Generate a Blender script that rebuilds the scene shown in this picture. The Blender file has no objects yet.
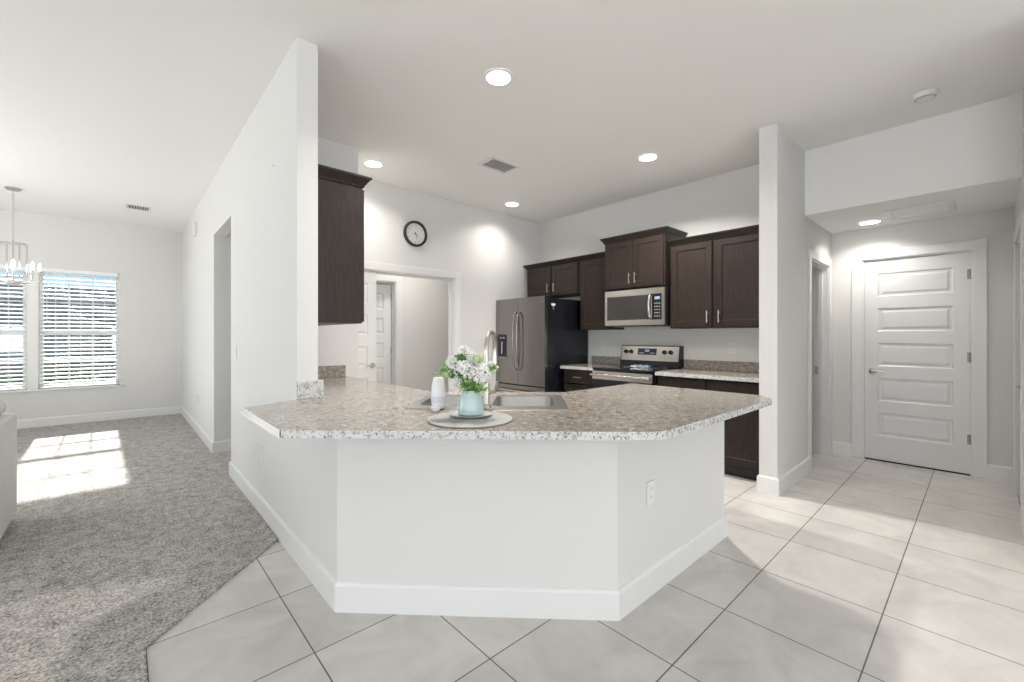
import bpy, bmesh, math, random
from mathutils import Vector, Matrix
random.seed(7)
PI = math.pi
S = bpy.context.scene
COL = S.collection
R = math.radians

# ------------------------------------------------------------------ camera, world, light
HEAD = 47.633
EYE = 1.27
cam = bpy.data.cameras.new('camera')
cam.sensor_width = 36.0
cam.lens = 428.85 / 1024 * 36
cam.shift_y = -4.42 / 1024
cam.clip_start = 0.05
co = bpy.data.objects.new('camera', cam)
COL.objects.link(co)
co.location = (0, 0, EYE)
co.rotation_euler = (R(90), 0, R(HEAD - 90))
S.camera = co

S.view_settings.view_transform = 'Standard'
S.view_settings.look = 'None'
S.view_settings.gamma = 1
S.view_settings.use_curve_mapping = False
S.view_settings.exposure = 0.62

w = bpy.data.worlds.new('sky')
S.world = w
w.use_nodes = True
nt = w.node_tree
nt.nodes.clear()
wo = nt.nodes.new('ShaderNodeOutputWorld')
bg = nt.nodes.new('ShaderNodeBackground')
tc = nt.nodes.new('ShaderNodeTexCoord')
sx = nt.nodes.new('ShaderNodeSeparateXYZ')
rp = nt.nodes.new('ShaderNodeValToRGB')
rp.color_ramp.elements[0].position = 0.0
rp.color_ramp.elements[0].color = (0.52, 0.76, 1.0, 1)
rp.color_ramp.elements[1].position = 0.35
rp.color_ramp.elements[1].color = (0.28, 0.55, 0.95, 1)
nt.links.new(tc.outputs['Generated'], sx.inputs[0])
nt.links.new(sx.outputs['Z'], rp.inputs[0])
nt.links.new(rp.outputs[0], bg.inputs[0])
bg.inputs[1].default_value = 0.85
nt.links.new(bg.outputs[0], wo.inputs[0])

def sun(d, strength, angle):
    L = bpy.data.lights.new('sun', 'SUN')
    L.energy = strength; L.angle = R(angle); L.color = (1.0, 0.96, 0.90)
    o = bpy.data.objects.new('sun', L); COL.objects.link(o)
    o.rotation_euler = Vector(d).to_track_quat('-Z', 'Y').to_euler()
    o.location = (0, 20, 10)
sun((0.045, -1.87, -1.0), 14.0, 1.2)

def area(name, loc, d, sxx, syy, power, color=(1, 1, 1)):
    L = bpy.data.lights.new(name, 'AREA')
    L.shape = 'RECTANGLE'; L.size = sxx; L.size_y = syy; L.energy = power; L.color = color
    o = bpy.data.objects.new(name, L); COL.objects.link(o)
    o.location = loc
    o.rotation_euler = Vector(d).to_track_quat('-Z', 'Y').to_euler()
# added fill lights, tilted up, in invented openings out of view
area('added_fill_south', (-4.0, -9.45, 1.2), (0.1, 1, 1.7), 3.0, 2.2, 180, (0.94, 0.97, 1.0))
area('added_fill_south', (1.2, -9.45, 1.2), (0, 1, 1.7), 3.0, 2.2, 180, (0.94, 0.97, 1.0))
area('added_fill_west', (-8.35, -1.5, 1.3), (1, .1, 1.7), 3.4, 1.8, 235, (0.94, 0.97, 1.0))
area('added_fill_dining', (-3.35, 6.0, 1.4), (1, -.2, 0.8), 2.2, 1.7, 52, (0.97, 0.98, 1.0))

# ------------------------------------------------------------------ materials
def newmat(name):
    m = bpy.data.materials.new(name); m.use_nodes = True
    n = m.node_tree; b = n.nodes['Principled BSDF']
    return m, n, b
def plain(name, c, rough=0.5, metal=0.0, bump=0.0, scale=40, var=0.03, coat=0.0, spec=0.5, emit=None):
    m, n, b = newmat(name)
    tc = n.nodes.new('ShaderNodeTexCoord')
    no = n.nodes.new('ShaderNodeTexNoise'); no.inputs['Scale'].default_value = scale; no.inputs['Detail'].default_value = 4
    n.links.new(tc.outputs['Object'], no.inputs['Vector'])
    rr = n.nodes.new('ShaderNodeValToRGB')
    rr.color_ramp.elements[0].color = tuple(x * (1 - var) for x in c) + (1,)
    rr.color_ramp.elements[1].color = tuple(min(1, x * (1 + var)) for x in c) + (1,)
    n.links.new(no.outputs['Fac'], rr.inputs[0]); n.links.new(rr.outputs[0], b.inputs['Base Color'])
    b.inputs['Roughness'].default_value = rough; b.inputs['Metallic'].default_value = metal
    b.inputs['Coat Weight'].default_value = coat
    b.inputs['Specular IOR Level'].default_value = spec
    if bump:
        bp = n.nodes.new('ShaderNodeBump'); bp.inputs['Strength'].default_value = bump; bp.inputs['Distance'].default_value = 0.002
        n.links.new(no.outputs['Fac'], bp.inputs['Height']); n.links.new(bp.outputs[0], b.inputs['Normal'])
    if emit:
        b.inputs['Emission Color'].default_value = tuple(emit[0]) + (1,)
        b.inputs['Emission Strength'].default_value = emit[1]
    return m
M = {}
M['wall'] = plain('wall_paint', (0.71, 0.70, 0.68), 0.75, bump=0.15, scale=160, var=0.006)
M['ceil'] = plain('ceiling_paint', (0.88, 0.87, 0.85), 0.9, bump=0.25, scale=120, var=0.008)
M['trim'] = plain('trim_paint', (0.77, 0.765, 0.75), 0.35, var=0.004)
M['door'] = plain('door_paint', (0.74, 0.735, 0.72), 0.35, var=0.006)
M['plate'] = plain('plate_plastic', (0.76, 0.755, 0.735), 0.3, var=0.004)
M['slot'] = plain('slot_dark', (0.06, 0.06, 0.06), 0.5)
M['nickel'] = plain('satin_nickel', (0.55, 0.51, 0.46), 0.28, 1.0)
M['hinge'] = plain('hinge_steel', (0.32, 0.31, 0.30), 0.45, 1.0)
M['steel'] = plain('stainless_steel', (0.62, 0.60, 0.57), 0.26, 1.0, scale=8, var=0.05)
M['dsteel'] = plain('dark_stainless', (0.30, 0.28, 0.27), 0.27, 1.0, scale=5, var=0.06)
M['sinksteel'] = plain('sink_steel', (0.46, 0.45, 0.44), 0.3, 1.0, scale=10, var=0.05)
M['black'] = plain('black_enamel', (0.010, 0.010, 0.014), 0.25, var=0.1)
M['glassblk'] = plain('black_glass', (0.008, 0.008, 0.009), 0.06, var=0.1)
M['mwglass'] = plain('microwave_glass', (0.035, 0.032, 0.03), 0.10, var=0.1)
M['display'] = plain('display', (0.02, 0.03, 0.05), 0.15)
M['digits'] = plain('digits', (0.3, 0.4, 0.6), 0.3, emit=((0.4, 0.55, 1.0), 0.03))
M['print'] = plain('grey_print', (0.35, 0.35, 0.36), 0.4)
M['dark'] = plain('gap_shade', (0.03, 0.028, 0.026), 0.8)
M['brownfloor'] = plain('brown_floor', (0.10, 0.055, 0.03), 0.4, var=0.2, scale=6)
M['led'] = plain('led_diffuser', (0.9, 0.9, 0.88), 0.4, emit=((1.0, 0.97, 0.92), 5.0))
M['bulb'] = plain('bulb', (0.9, 0.9, 0.88), 0.3, emit=((1.0, 0.96, 0.90), 14.0))
M['teal'] = plain('teal_glaze', (0.46, 0.585, 0.575), 0.22, var=0.03, coat=0.4)
M['greymat'] = plain('grey_mat', (0.36, 0.355, 0.34), 0.7, bump=0.4, scale=150, var=0.18)
M['saucer'] = plain('grey_saucer', (0.42, 0.44, 0.45), 0.3, var=0.03)
M['petal'] = plain('white_petal', (0.90, 0.89, 0.88), 0.6, var=0.03)
M['petalg'] = plain('green_white_petal', (0.55, 0.68, 0.38), 0.6, var=0.15)
M['heart'] = plain('flower_heart', (0.50, 0.54, 0.40), 0.7, var=0.1)
M['leaf'] = plain('leaf', (0.09, 0.22, 0.05), 0.5, var=0.35, scale=60)
M['leafl'] = plain('leaf_light', (0.20, 0.40, 0.09), 0.5, var=0.3, scale=60)
M['stem'] = plain('stem', (0.12, 0.22, 0.06), 0.6)
M['wplastic'] = plain('white_plastic', (0.82, 0.82, 0.82), 0.3, var=0.01)
M['label'] = plain('label_lavender', (0.66, 0.68, 0.75), 0.4, var=0.2, scale=90)
M['cloth'] = plain('cloth_white', (0.78, 0.78, 0.76), 0.85, var=0.03)
M['clothb'] = plain('cloth_blue', (0.12, 0.26, 0.42), 0.85, var=0.1)
M['clockrim'] = plain('clock_rim', (0.022, 0.020, 0.018), 0.3)
M['clockface'] = plain('clock_face', (0.74, 0.74, 0.70), 0.5, var=0.03)
M['sofa'] = plain('sofa_fabric', (0.74, 0.725, 0.69), 0.9, bump=0.5, scale=260, var=0.06)
M['glare_edge'] = plain('glare_white_edge', (0.86, 0.86, 0.85), 0.22, var=0.004)  # white stands in for window glare on the counter's left end
M['blind'] = plain('blind_slat', (0.86, 0.86, 0.86), 0.45, var=0.005)
M['lawn'] = plain('lawn', (0.20, 0.21, 0.09), 1.0, spec=0.0, var=0.3, scale=3)
M['hedge'] = plain('hedge', (0.07, 0.10, 0.03), 0.9, var=0.5, scale=30)
M['roofgrey'] = plain('roof_shingle', (0.14, 0.135, 0.135), 1.0, var=0.15, scale=12, spec=0.0)
M['stucco'] = plain('stucco', (0.24, 0.22, 0.19), 1.0, var=0.04, spec=0.0)
M['ventdark'] = plain('vent_dark', (0.10, 0.10, 0.10), 0.8)
M['ventslat'] = plain('vent_slat', (0.52, 0.51, 0.50), 0.5)

def wood_mat():
    m, n, b = newmat('espresso_wood')
    tc = n.nodes.new('ShaderNodeTexCoord'); mp = n.nodes.new('ShaderNodeMapping')
    mp.inputs['Scale'].default_value = (14, 14, 1.6)
    no = n.nodes.new('ShaderNodeTexNoise'); no.inputs['Scale'].default_value = 5; no.inputs['Detail'].default_value = 6
    n.links.new(tc.outputs['Object'], mp.inputs[0]); n.links.new(mp.outputs[0], no.inputs['Vector'])
    rr = n.nodes.new('ShaderNodeValToRGB')
    rr.color_ramp.elements[0].position = 0.3; rr.color_ramp.elements[0].color = (0.015, 0.010, 0.008, 1)
    rr.color_ramp.elements[1].position = 0.7; rr.color_ramp.elements[1].color = (0.033, 0.022, 0.017, 1)
    n.links.new(no.outputs['Fac'], rr.inputs[0]); n.links.new(rr.outputs[0], b.inputs['Base Color'])
    b.inputs['Roughness'].default_value = 0.42; b.inputs['Specular IOR Level'].default_value = 0.35
    return m
M['wood'] = wood_mat()
def granite_mat():
    m, n, b = newmat('speckled_granite')
    tc = n.nodes.new('ShaderNodeTexCoord')
    def noise(sc, det, rough=0.6):
        x = n.nodes.new('ShaderNodeTexNoise'); x.inputs['Scale'].default_value = sc; x.inputs['Detail'].default_value = det
        x.inputs['Roughness'].default_value = rough
        n.links.new(tc.outputs['Object'], x.inputs['Vector']); return x
    def ramp(src, stops):
        r = n.nodes.new('ShaderNodeValToRGB')
        while len(r.color_ramp.elements) < len(stops): r.color_ramp.elements.new(0.5)
        for e, (p, c) in zip(r.color_ramp.elements, stops): e.position = p; e.color = c + (1,)
        n.links.new(src, r.inputs[0]); return r
    def mix(f, a, bb):
        x = n.nodes.new('ShaderNodeMix'); x.data_type = 'RGBA'
        n.links.new(f, x.inputs[0]); n.links.new(a, x.inputs[6]); n.links.new(bb, x.inputs[7]); return x.outputs[2]
    def const(c):
        x = n.nodes.new('ShaderNodeRGB'); x.outputs[0].default_value = c + (1,); return x.outputs[0]
    base = ramp(noise(38, 6, 0.7).outputs['Fac'], [(0.30, (0.17, 0.142, 0.118)), (0.45, (0.275, 0.24, 0.207)), (0.56, (0.345, 0.31, 0.275)), (0.72, (0.47, 0.445, 0.41))])
    f1 = ramp(noise(60, 4, 0.6).outputs['Fac'], [(0.58, (0, 0, 0)), (0.66, (0.7, 0.7, 0.7))])
    c1 = mix(f1.outputs[0], base.outputs[0], const((0.13, 0.105, 0.085)))
    f2 = ramp(noise(105, 3, 0.6).outputs['Fac'], [(0.62, (0, 0, 0)), (0.68, (0.9, 0.9, 0.9))])
    c2 = mix(f2.outputs[0], c1, const((0.04, 0.04, 0.05)))
    f3 = ramp(noise(44, 4, 0.6).outputs['Fac'], [(0.57, (0, 0, 0)), (0.68, (0.55, 0.55, 0.55))])
    c3 = mix(f3.outputs[0], c2, const((0.68, 0.67, 0.64)))
    n.links.new(c3, b.inputs['Base Color'])
    b.inputs['Roughness'].default_value = 0.14
    return m
M['granite'] = granite_mat()
def daylit_edge_mat():  # lit copy of the granite: daylight on vertical edges painted in paler
    m, n, b = newmat('daylit_granite_edge')
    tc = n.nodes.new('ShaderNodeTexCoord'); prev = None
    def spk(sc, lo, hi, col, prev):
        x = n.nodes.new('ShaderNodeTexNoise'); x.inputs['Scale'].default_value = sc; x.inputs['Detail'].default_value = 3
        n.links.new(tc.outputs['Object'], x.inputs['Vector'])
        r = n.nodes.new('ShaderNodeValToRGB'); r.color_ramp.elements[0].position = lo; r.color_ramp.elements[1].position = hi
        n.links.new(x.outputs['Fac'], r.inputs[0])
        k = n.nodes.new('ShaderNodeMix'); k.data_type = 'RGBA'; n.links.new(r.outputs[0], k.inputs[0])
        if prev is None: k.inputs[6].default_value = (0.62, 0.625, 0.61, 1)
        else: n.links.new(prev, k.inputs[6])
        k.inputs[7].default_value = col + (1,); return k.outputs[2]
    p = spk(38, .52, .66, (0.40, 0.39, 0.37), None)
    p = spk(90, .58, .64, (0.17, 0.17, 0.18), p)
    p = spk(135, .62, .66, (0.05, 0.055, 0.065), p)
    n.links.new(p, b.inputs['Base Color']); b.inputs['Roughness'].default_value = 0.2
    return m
M['edge'] = daylit_edge_mat()
def tile_mat():
    m, n, b = newmat('floor_tile')
    ge = n.nodes.new('ShaderNodeNewGeometry'); mp = n.nodes.new('ShaderNodeMapping')
    mp.inputs['Location'].default_value = (-0.575, -0.307, 0)
    n.links.new(ge.outputs['Position'], mp.inputs[0])
    br = n.nodes.new('ShaderNodeTexBrick'); br.offset = 0.0; br.squash = 1.0
    br.inputs['Scale'].default_value = 1.0; br.inputs['Brick Width'].default_value = 0.5; br.inputs['Row Height'].default_value = 0.5
    br.inputs['Mortar Size'].default_value = 0.0028; br.inputs['Mortar Smooth'].default_value = 0.1; br.inputs['Bias'].default_value = 0
    br.inputs['Color1'].default_value = (0.62, 0.595, 0.57, 1); br.inputs['Color2'].default_value = (0.69, 0.665, 0.635, 1)
    br.inputs['Mortar'].default_value = (0.13, 0.12, 0.11, 1)
    n.links.new(mp.outputs[0], br.inputs['Vector'])
    no = n.nodes.new('ShaderNodeTexNoise'); no.inputs['Scale'].default_value = 3.2; no.inputs['Detail'].default_value = 8
    no.inputs['Roughness'].default_value = 0.62; no.inputs['Distortion'].default_value = 0.9
    n.links.new(ge.outputs['Position'], no.inputs['Vector'])
    rr = n.nodes.new('ShaderNodeValToRGB')
    rr.color_ramp.elements[0].position = 0.33; rr.color_ramp.elements[0].color = (0.86, 0.855, 0.85, 1)
    rr.color_ramp.elements[1].position = 0.62; rr.color_ramp.elements[1].color = (1.05, 1.045, 1.04, 1)
    n.links.new(no.outputs['Fac'], rr.inputs[0])
    mx = n.nodes.new('ShaderNodeMix'); mx.data_type = 'RGBA'; mx.blend_type = 'MULTIPLY'; mx.inputs[0].default_value = 1
    n.links.new(br.outputs['Color'], mx.inputs[6]); n.links.new(rr.outputs[0], mx.inputs[7])
    n.links.new(mx.outputs[2], b.inputs['Base Color'])
    b.inputs['Roughness'].default_value = 0.38
    bp = n.nodes.new('ShaderNodeBump'); bp.inputs['Strength'].default_value = 0.4; bp.inputs['Distance'].default_value = 0.002; bp.invert = True
    n.links.new(br.outputs['Fac'], bp.inputs['Height']); n.links.new(bp.outputs[0], b.inputs['Normal'])
    return m
M['tile'] = tile_mat()
def carpet_mat():
    m, n, b = newmat('carpet_pile')
    ge = n.nodes.new('ShaderNodeNewGeometry')
    def noise(sc, det):
        x = n.nodes.new('ShaderNodeTexNoise'); x.inputs['Scale'].default_value = sc; x.inputs['Detail'].default_value = det
        x.inputs['Roughness'].default_value = 0.7
        n.links.new(ge.outputs['Position'], x.inputs['Vector']); return x
    a = noise(95, 5); c = noise(14, 4)
    ad = n.nodes.new('ShaderNodeMath'); ad.operation = 'MULTIPLY_ADD'; ad.inputs[1].default_value = 0.35
    n.links.new(c.outputs['Fac'], ad.inputs[0]); n.links.new(a.outputs['Fac'], ad.inputs[2])
    rr = n.nodes.new('ShaderNodeValToRGB')
    rr.color_ramp.elements[0].position = 0.52; rr.color_ramp.elements[0].color = (0.17, 0.158, 0.145, 1)
    rr.color_ramp.elements[1].position = 0.84; rr.color_ramp.elements[1].color = (0.76, 0.725, 0.68, 1)
    n.links.new(ad.outputs[0], rr.inputs[0]); n.links.new(rr.outputs[0], b.inputs['Base Color'])
    b.inputs['Roughness'].default_value = 1.0; b.inputs['Specular IOR Level'].default_value = 0.1
    bp = n.nodes.new('ShaderNodeBump'); bp.inputs['Strength'].default_value = 0.9; bp.inputs['Distance'].default_value = 0.008
    n.links.new(ad.outputs[0], bp.inputs['Height']); n.links.new(bp.outputs[0], b.inputs['Normal'])
    return m
M['carpet'] = carpet_mat()
def glass_mat(name, refl):
    m, n, b = newmat(name)
    n.nodes.remove(b)
    out = n.nodes['Material Output']
    t = n.nodes.new('ShaderNodeBsdfTransparent'); t.inputs[0].default_value = (0.96, 0.98, 0.98, 1)
    g = n.nodes.new('ShaderNodeBsdfGlossy'); g.inputs['Roughness'].default_value = 0.02
    mx = n.nodes.new('ShaderNodeMixShader'); mx.inputs[0].default_value = refl
    n.links.new(t.outputs[0], mx.inputs[1]); n.links.new(g.outputs[0], mx.inputs[2]); n.links.new(mx.outputs[0], out.inputs[0])
    return m
M['pane'] = glass_mat('window_glass', 0.06)

# ------------------------------------------------------------------ mesh builder
class MB:
    def __init__(s): s.bm = bmesh.new()
    def box(s, x0, x1, y0, y1, z0, z1, bev=0.0):
        v = [s.bm.verts.new((x, y, z)) for z in (z0, z1) for y in (y0, y1) for x in (x0, x1)]
        fs = [s.bm.faces.new([v[i] for i in q]) for q in ((0, 2, 3, 1), (4, 5, 7, 6), (0, 1, 5, 4), (2, 6, 7, 3), (0, 4, 6, 2), (1, 3, 7, 5))]
        if bev > 0:
            es = {e for f in fs for e in f.edges}
            bmesh.ops.bevel(s.bm, geom=list(es), offset=bev, segments=2, affect='EDGES', profile=0.5)
        return s
    def prism(s, pts, z0, z1, bev=0.0):
        a = [s.bm.verts.new((p[0], p[1], z0)) for p in pts]; b = [s.bm.verts.new((p[0], p[1], z1)) for p in pts]
        n = len(pts)
        fb = s.bm.faces.new(a[::-1]); ft = s.bm.faces.new(b)
        for i in range(n): s.bm.faces.new((a[i], a[(i + 1) % n], b[(i + 1) % n], b[i]))
        if bev > 0:
            bmesh.ops.bevel(s.bm, geom=list(ft.edges) + list(fb.edges), offset=bev, segments=2, affect='EDGES')
        return s
    def lathe(s, prof, c=(0, 0, 0), axis='Z', seg=32, caps=True):
        rings = []
        for r, h in prof:
            ring = []
            for k in range(seg):
                a = 2 * PI * k / seg; u, v = r * math.cos(a), r * math.sin(a)
                p = {'Z': (u, v, h), 'Y': (u, h, -v), 'X': (h, u, v)}[axis]
                ring.append(s.bm.verts.new((c[0] + p[0], c[1] + p[1], c[2] + p[2])))
            rings.append(ring)
        for a, b in zip(rings, rings[1:]):
            for k in range(seg): s.bm.faces.new((a[k], a[(k + 1) % seg], b[(k + 1) % seg], b[k]))
        if caps:
            s.bm.faces.new(rings[0][::-1]); s.bm.faces.new(rings[-1])
        return s
    def tube(s, pts, r, seg=10):
        pts = [Vector(p) for p in pts]
        rs = r if isinstance(r, (list, tuple)) else [r] * len(pts)
        rings = []; up = None
        for i, p in enumerate(pts):
            t = (pts[min(i + 1, len(pts) - 1)] - pts[max(i - 1, 0)]).normalized()
            if up is None: up = t.orthogonal().normalized()
            up = (up - t * up.dot(t)).normalized(); sd = t.cross(up)
            rings.append([s.bm.verts.new(p + (up * math.cos(2 * PI * k / seg) + sd * math.sin(2 * PI * k / seg)) * rs[i]) for k in range(seg)])
        for a, b in zip(rings, rings[1:]):
            for k in range(seg): s.bm.faces.new((a[k], a[(k + 1) % seg], b[(k + 1) % seg], b[k]))
        s.bm.faces.new(rings[0][::-1]); s.bm.faces.new(rings[-1])
        return s
    def ball(s, c, r, sc=(1, 1, 1), u=14, v=9):
        m = Matrix.Translation(c) @ Matrix.Diagonal((r * sc[0], r * sc[1], r * sc[2], 1))
        bmesh.ops.create_uvsphere(s.bm, u_segments=u, v_segments=v, radius=1, matrix=m); return s
    def panelled(s, x0, x1, z0, z1, yf, yb, holes, rings):
        """slab with its face at yf (facing -y) and back at yb; holes = (x0,x1,z0,z1); rings = (inset, depth)"""
        xs = holes[0][0], holes[0][1]
        def q(pts): s.bm.faces.new([s.bm.verts.new(p) for p in pts])
        cols = sorted({(h[0], h[1]) for h in holes})
        # generic strips: full-height stiles between columns, rails inside each column
        cur = x0
        for (a, b) in cols:
            q([(cur, yf, z0), (a, yf, z0), (a, yf, z1), (cur, yf, z1)])
            hs = sorted([h for h in holes if (h[0], h[1]) == (a, b)], key=lambda h: h[2]); zc = z0
            for h in hs:
                q([(a, yf, zc), (b, yf, zc), (b, yf, h[2]), (a, yf, h[2])]); zc = h[3]
                prev = [(a, yf, h[2]), (b, yf, h[2]), (b, yf, h[3]), (a, yf, h[3])]
                for ins, dep in rings:
                    nx = [(a + ins, yf + dep, h[2] + ins), (b - ins, yf + dep, h[2] + ins), (b - ins, yf + dep, h[3] - ins), (a + ins, yf + dep, h[3] - ins)]
                    for k in range(4): q([prev[k], prev[(k + 1) % 4], nx[(k + 1) % 4], nx[k]])
                    prev = nx
                q(prev)
            q([(a, yf, zc), (b, yf, zc), (b, yf, z1), (a, yf, z1)])
            cur = b
        q([(cur, yf, z0), (x1, yf, z0), (x1, yf, z1), (cur, yf, z1)])
        q([(x1, yb, z0), (x0, yb, z0), (x0, yb, z1), (x1, yb, z1)])
        q([(x0, yf, z0), (x0, yf, z1), (x0, yb, z1), (x0, yb, z0)])
        q([(x1, yf, z1), (x1, yf, z0), (x1, yb, z0), (x1, yb, z1)])
        q([(x0, yf, z1), (x1, yf, z1), (x1, yb, z1), (x0, yb, z1)])
        q([(x1, yf, z0), (x0, yf, z0), (x0, yb, z0), (x1, yb, z0)])
        bmesh.ops.remove_doubles(s.bm, verts=s.bm.verts, dist=1e-5)
        return s
    def build(s, name, m, parent=None, smooth=False, label=None):
        bmesh.ops.recalc_face_normals(s.bm, faces=s.bm.faces)
        me = bpy.data.meshes.new(name); s.bm.to_mesh(me); s.bm.free()
        me.materials.append(M[m])
        if smooth:
            for p in me.polygons: p.use_smooth = True
            try: me.set_sharp_from_angle(angle=R(40))
            except Exception: pass
        o = bpy.data.objects.new(name, me); COL.objects.link(o)
        if parent: o.parent = parent
        if label: o['label'] = label
        return o
def thing(name, label, cat, loc=(0, 0, 0), rz=0, group=None, kind=None):
    o = bpy.data.objects.new(name, None); COL.objects.link(o)
    o.empty_display_size = 0.05
    o.location = loc; o.rotation_euler = (0, 0, rz)
    if label: o['label'] = label
    if cat: o['category'] = cat
    if group: o['group'] = group
    if kind: o['kind'] = kind
    return o
def tag(o, label, cat, group=None):
    o['label'] = label; o['category'] = cat
    if group: o['group'] = group
    return o
def struct(o): o['kind'] = 'structure'; return o
def copy_tree(o, parent=None):
    c = o.copy(); COL.objects.link(c)
    if parent: c.parent = parent
    for ch in list(o.children): copy_tree(ch, c)
    return c

# ------------------------------------------------------------------ the setting
ZC = 2.98; ZH = 2.39; T = 0.115
XL = 0.741; XLi = XL + T; YS = 2.632
XR = 4.67; YK = 4.495; YH = 5.587; YW = 8.86; XD = 5.714; YC = 1.105; YR = -0.19
BH = 0.135

struct(MB().box(-8.6, 9.0, -9.7, YW + 0.12, -0.12, 0.0).build('floor', 'tile'))
# carpet: raised pile with a ragged cut edge along the tile
def carpet():
    b = MB()
    edge = []
    def seg(p, q, n):
        for i in range(n):
            t = i / n; jx = random.uniform(-.004, .004); jy = random.uniform(-.004, .004)
            edge.append((p[0] + (q[0] - p[0]) * t + jx, p[1] + (q[1] - p[1]) * t + jy))
    seg((0.726, 2.955), (0.070, 2.285), 90)
    seg((0.070, 2.285), (0.070, 1.2), 90)
    pts = edge + [(0.070, 0.6), (-3.38, 0.6), (-3.38, YW - .001), (XL - .016, YW - .001), (XL - .016, YH), (XL, YH - .016), (1.9, YH - .016), (1.9, YK + T + .02), (XL - .016, YK + T + .02)]
    b.prism(pts, 0.0, 0.013)
    return b
struct(carpet().build('floor_carpet', 'carpet'))
struct(MB().box(4.80, 8.3, 1.24, 4.45, 0.0, 0.004).build('floor_side_room', 'brownfloor'))
struct(MB().box(-8.6, 9.0, -9.7, YW + 0.14, ZC, ZC + 0.15).build('ceiling', 'ceil'))
struct(MB().box(XR, 5.83, YR - .12, YC, ZH, ZC).build('ceiling_hall', 'ceil'))

b = MB()
b.box(XL, XLi, YS, YK + .118, 0, ZC).box(XL, XLi, YK + .118, YH, 2.37, ZC).box(XL, XLi, YH, YW, 0, ZC)
struct(b.build('wall_left', 'wall'))
# clock wall, doorway 1.60 .. 3.12
b = MB()
b.box(XLi, 1.60, 3.835, YK + .118, 0, ZC)
b.box(1.60, 3.12, YK, YK + .118, 2.005, ZC).box(3.12, 4.02, YK, YK + .118, 0, ZC).box(4.02, XR, YK + .03, YK + .118, 0, ZC)
struct(b.build('wall_back', 'wall'))
b = MB()
b.box(XR, XR + .12, YC + .132, YK + .118, 0, ZC)
struct(b.build('wall_range', 'wall'))
b = MB()
b.box(3.88, XR, YC, YC + .132, 0, ZC).box(XR, 4.85, YC, YC + .132, 0, ZH).box(4.85, 5.58, YC, YC + .132, 2.02, ZH).box(5.58, XD, YC, YC + .132, 0, ZH)
struct(b.build('wall_hall_left', 'wall'))
b = MB()
b.box(XD, XD + .12, .845, YC + .132, 0, ZH).box(XD, XD + .12, .055, .845, 2.065, ZH).box(XD, XD + .12, YR - .12, .055, 0, ZH)
struct(b.build('wall_hall_end', 'wall'))
b = MB()
b.box(3.55, 4.50, YR - .12, YR, 0, ZC).box(4.50, 5.36, YR - .12, YR, 2.04, ZH).box(5.36, XD, YR - .12, YR, 0, ZH).box(4.50, XR, YR - .12, YR, ZH, ZC)
struct(b.build('wall_right', 'wall'))
b = MB()  # corridor behind the clock wall
b.box(XLi, 2.07, YH, YH + .115, 0, ZC).box(2.07, 2.875, YH, YH + .115, 2.045, ZC).box(2.875, 4.2, YH, YH + .115, 0, ZC).box(4.2, 4.32, YK + .118, YH + .115, 0, ZC)
struct(b.build('wall_corridor', 'wall'))
b = MB()  # closet behind the corridor door
b.box(1.5, 1.62, YH + .115, 6.9, 0, ZC).box(3.4, 3.52, YH + .115, 6.9, 0, ZC).box(1.5, 3.52, 6.9, 7.0, 0, ZC)
struct(b.build('wall_closet', 'wall'))
b = MB()  # side room behind hall door opening
b.box(8.3, 8.4, 1.0, 4.5, 0, ZC).box(4.79, 8.4, 4.45, 4.55, 0, ZC).box(5.83, 8.4, 1.12, 1.237, 0, ZC)
struct(b.build('wall_side_room', 'wall'))
# window wall with a double window opening
WX0, WX1, WZ0, WZ1 = -1.80, -0.015, 0.54, 2.235
b = MB()
b.box(-3.5, WX0, YW, YW + .14, 0, ZC).box(WX1, XLi, YW, YW + .14, 0, ZC).box(WX0, WX1, YW, YW + .14, 0, WZ0).box(WX0, WX1, YW, YW + .14, WZ1, ZC)
struct(b.build('wall_window', 'wall'))
b = MB()  # dining side wall, opening added for fill; unseen great room enlarged to even it
b.box(-3.5, -3.38, 2.6, 4.85, 0, ZC).box(-3.5, -3.38, 7.15, YW, 0, ZC).box(-3.5, -3.38, 4.85, 7.15, 0, .5).box(-3.5, -3.38, 4.85, 7.15, 2.3, ZC).box(-8.5, -3.5, 2.6, 2.72, 0, ZC)
struct(b.build('wall_dining_side', 'wall'))
b = MB()  # unseen great-room wall, set far back to even out the fill light
b.box(-8.5, -8.38, -9.6, -3.3, 0, ZC).box(-8.5, -8.38, .3, 2.6, 0, ZC).box(-8.5, -8.38, -3.3, .3, 0, .35).box(-8.5, -8.38, -3.3, .3, 2.25, ZC)
struct(b.build('wall_west', 'wall'))
b = MB()  # unseen wall with openings added for the fill lights
b.box(-8.5, -5.55, -9.62, -9.5, 0, ZC).box(-2.45, -.35, -9.62, -9.5, 0, ZC).box(2.75, 3.67, -9.62, -9.5, 0, ZC).box(-5.55, -2.45, -9.62, -9.5, 2.35, ZC).box(-.35, 2.75, -9.62, -9.5, 2.35, ZC)
struct(b.build('wall_south', 'wall'))
struct(MB().box(3.55, 3.67, -9.5, YR - .12, 0, ZC).build('wall_east', 'wall'))
# peninsula pony wall
PY = 1.106; PX0 = 1.650; PX1 = 2.837; PYL = PX0 + PY - XL
k = T * math.tan(R(22.5))
b = MB().prism([(XL, YS), (XL, PYL), (PX0, PY), (PX1, PY), (PX1, PY + T), (PX0 + k, PY + T), (XLi, PYL + k), (XLi, YS)][::-1], 0, 0.880)
struct(b.build('wall_peninsula', 'wall'))

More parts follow.
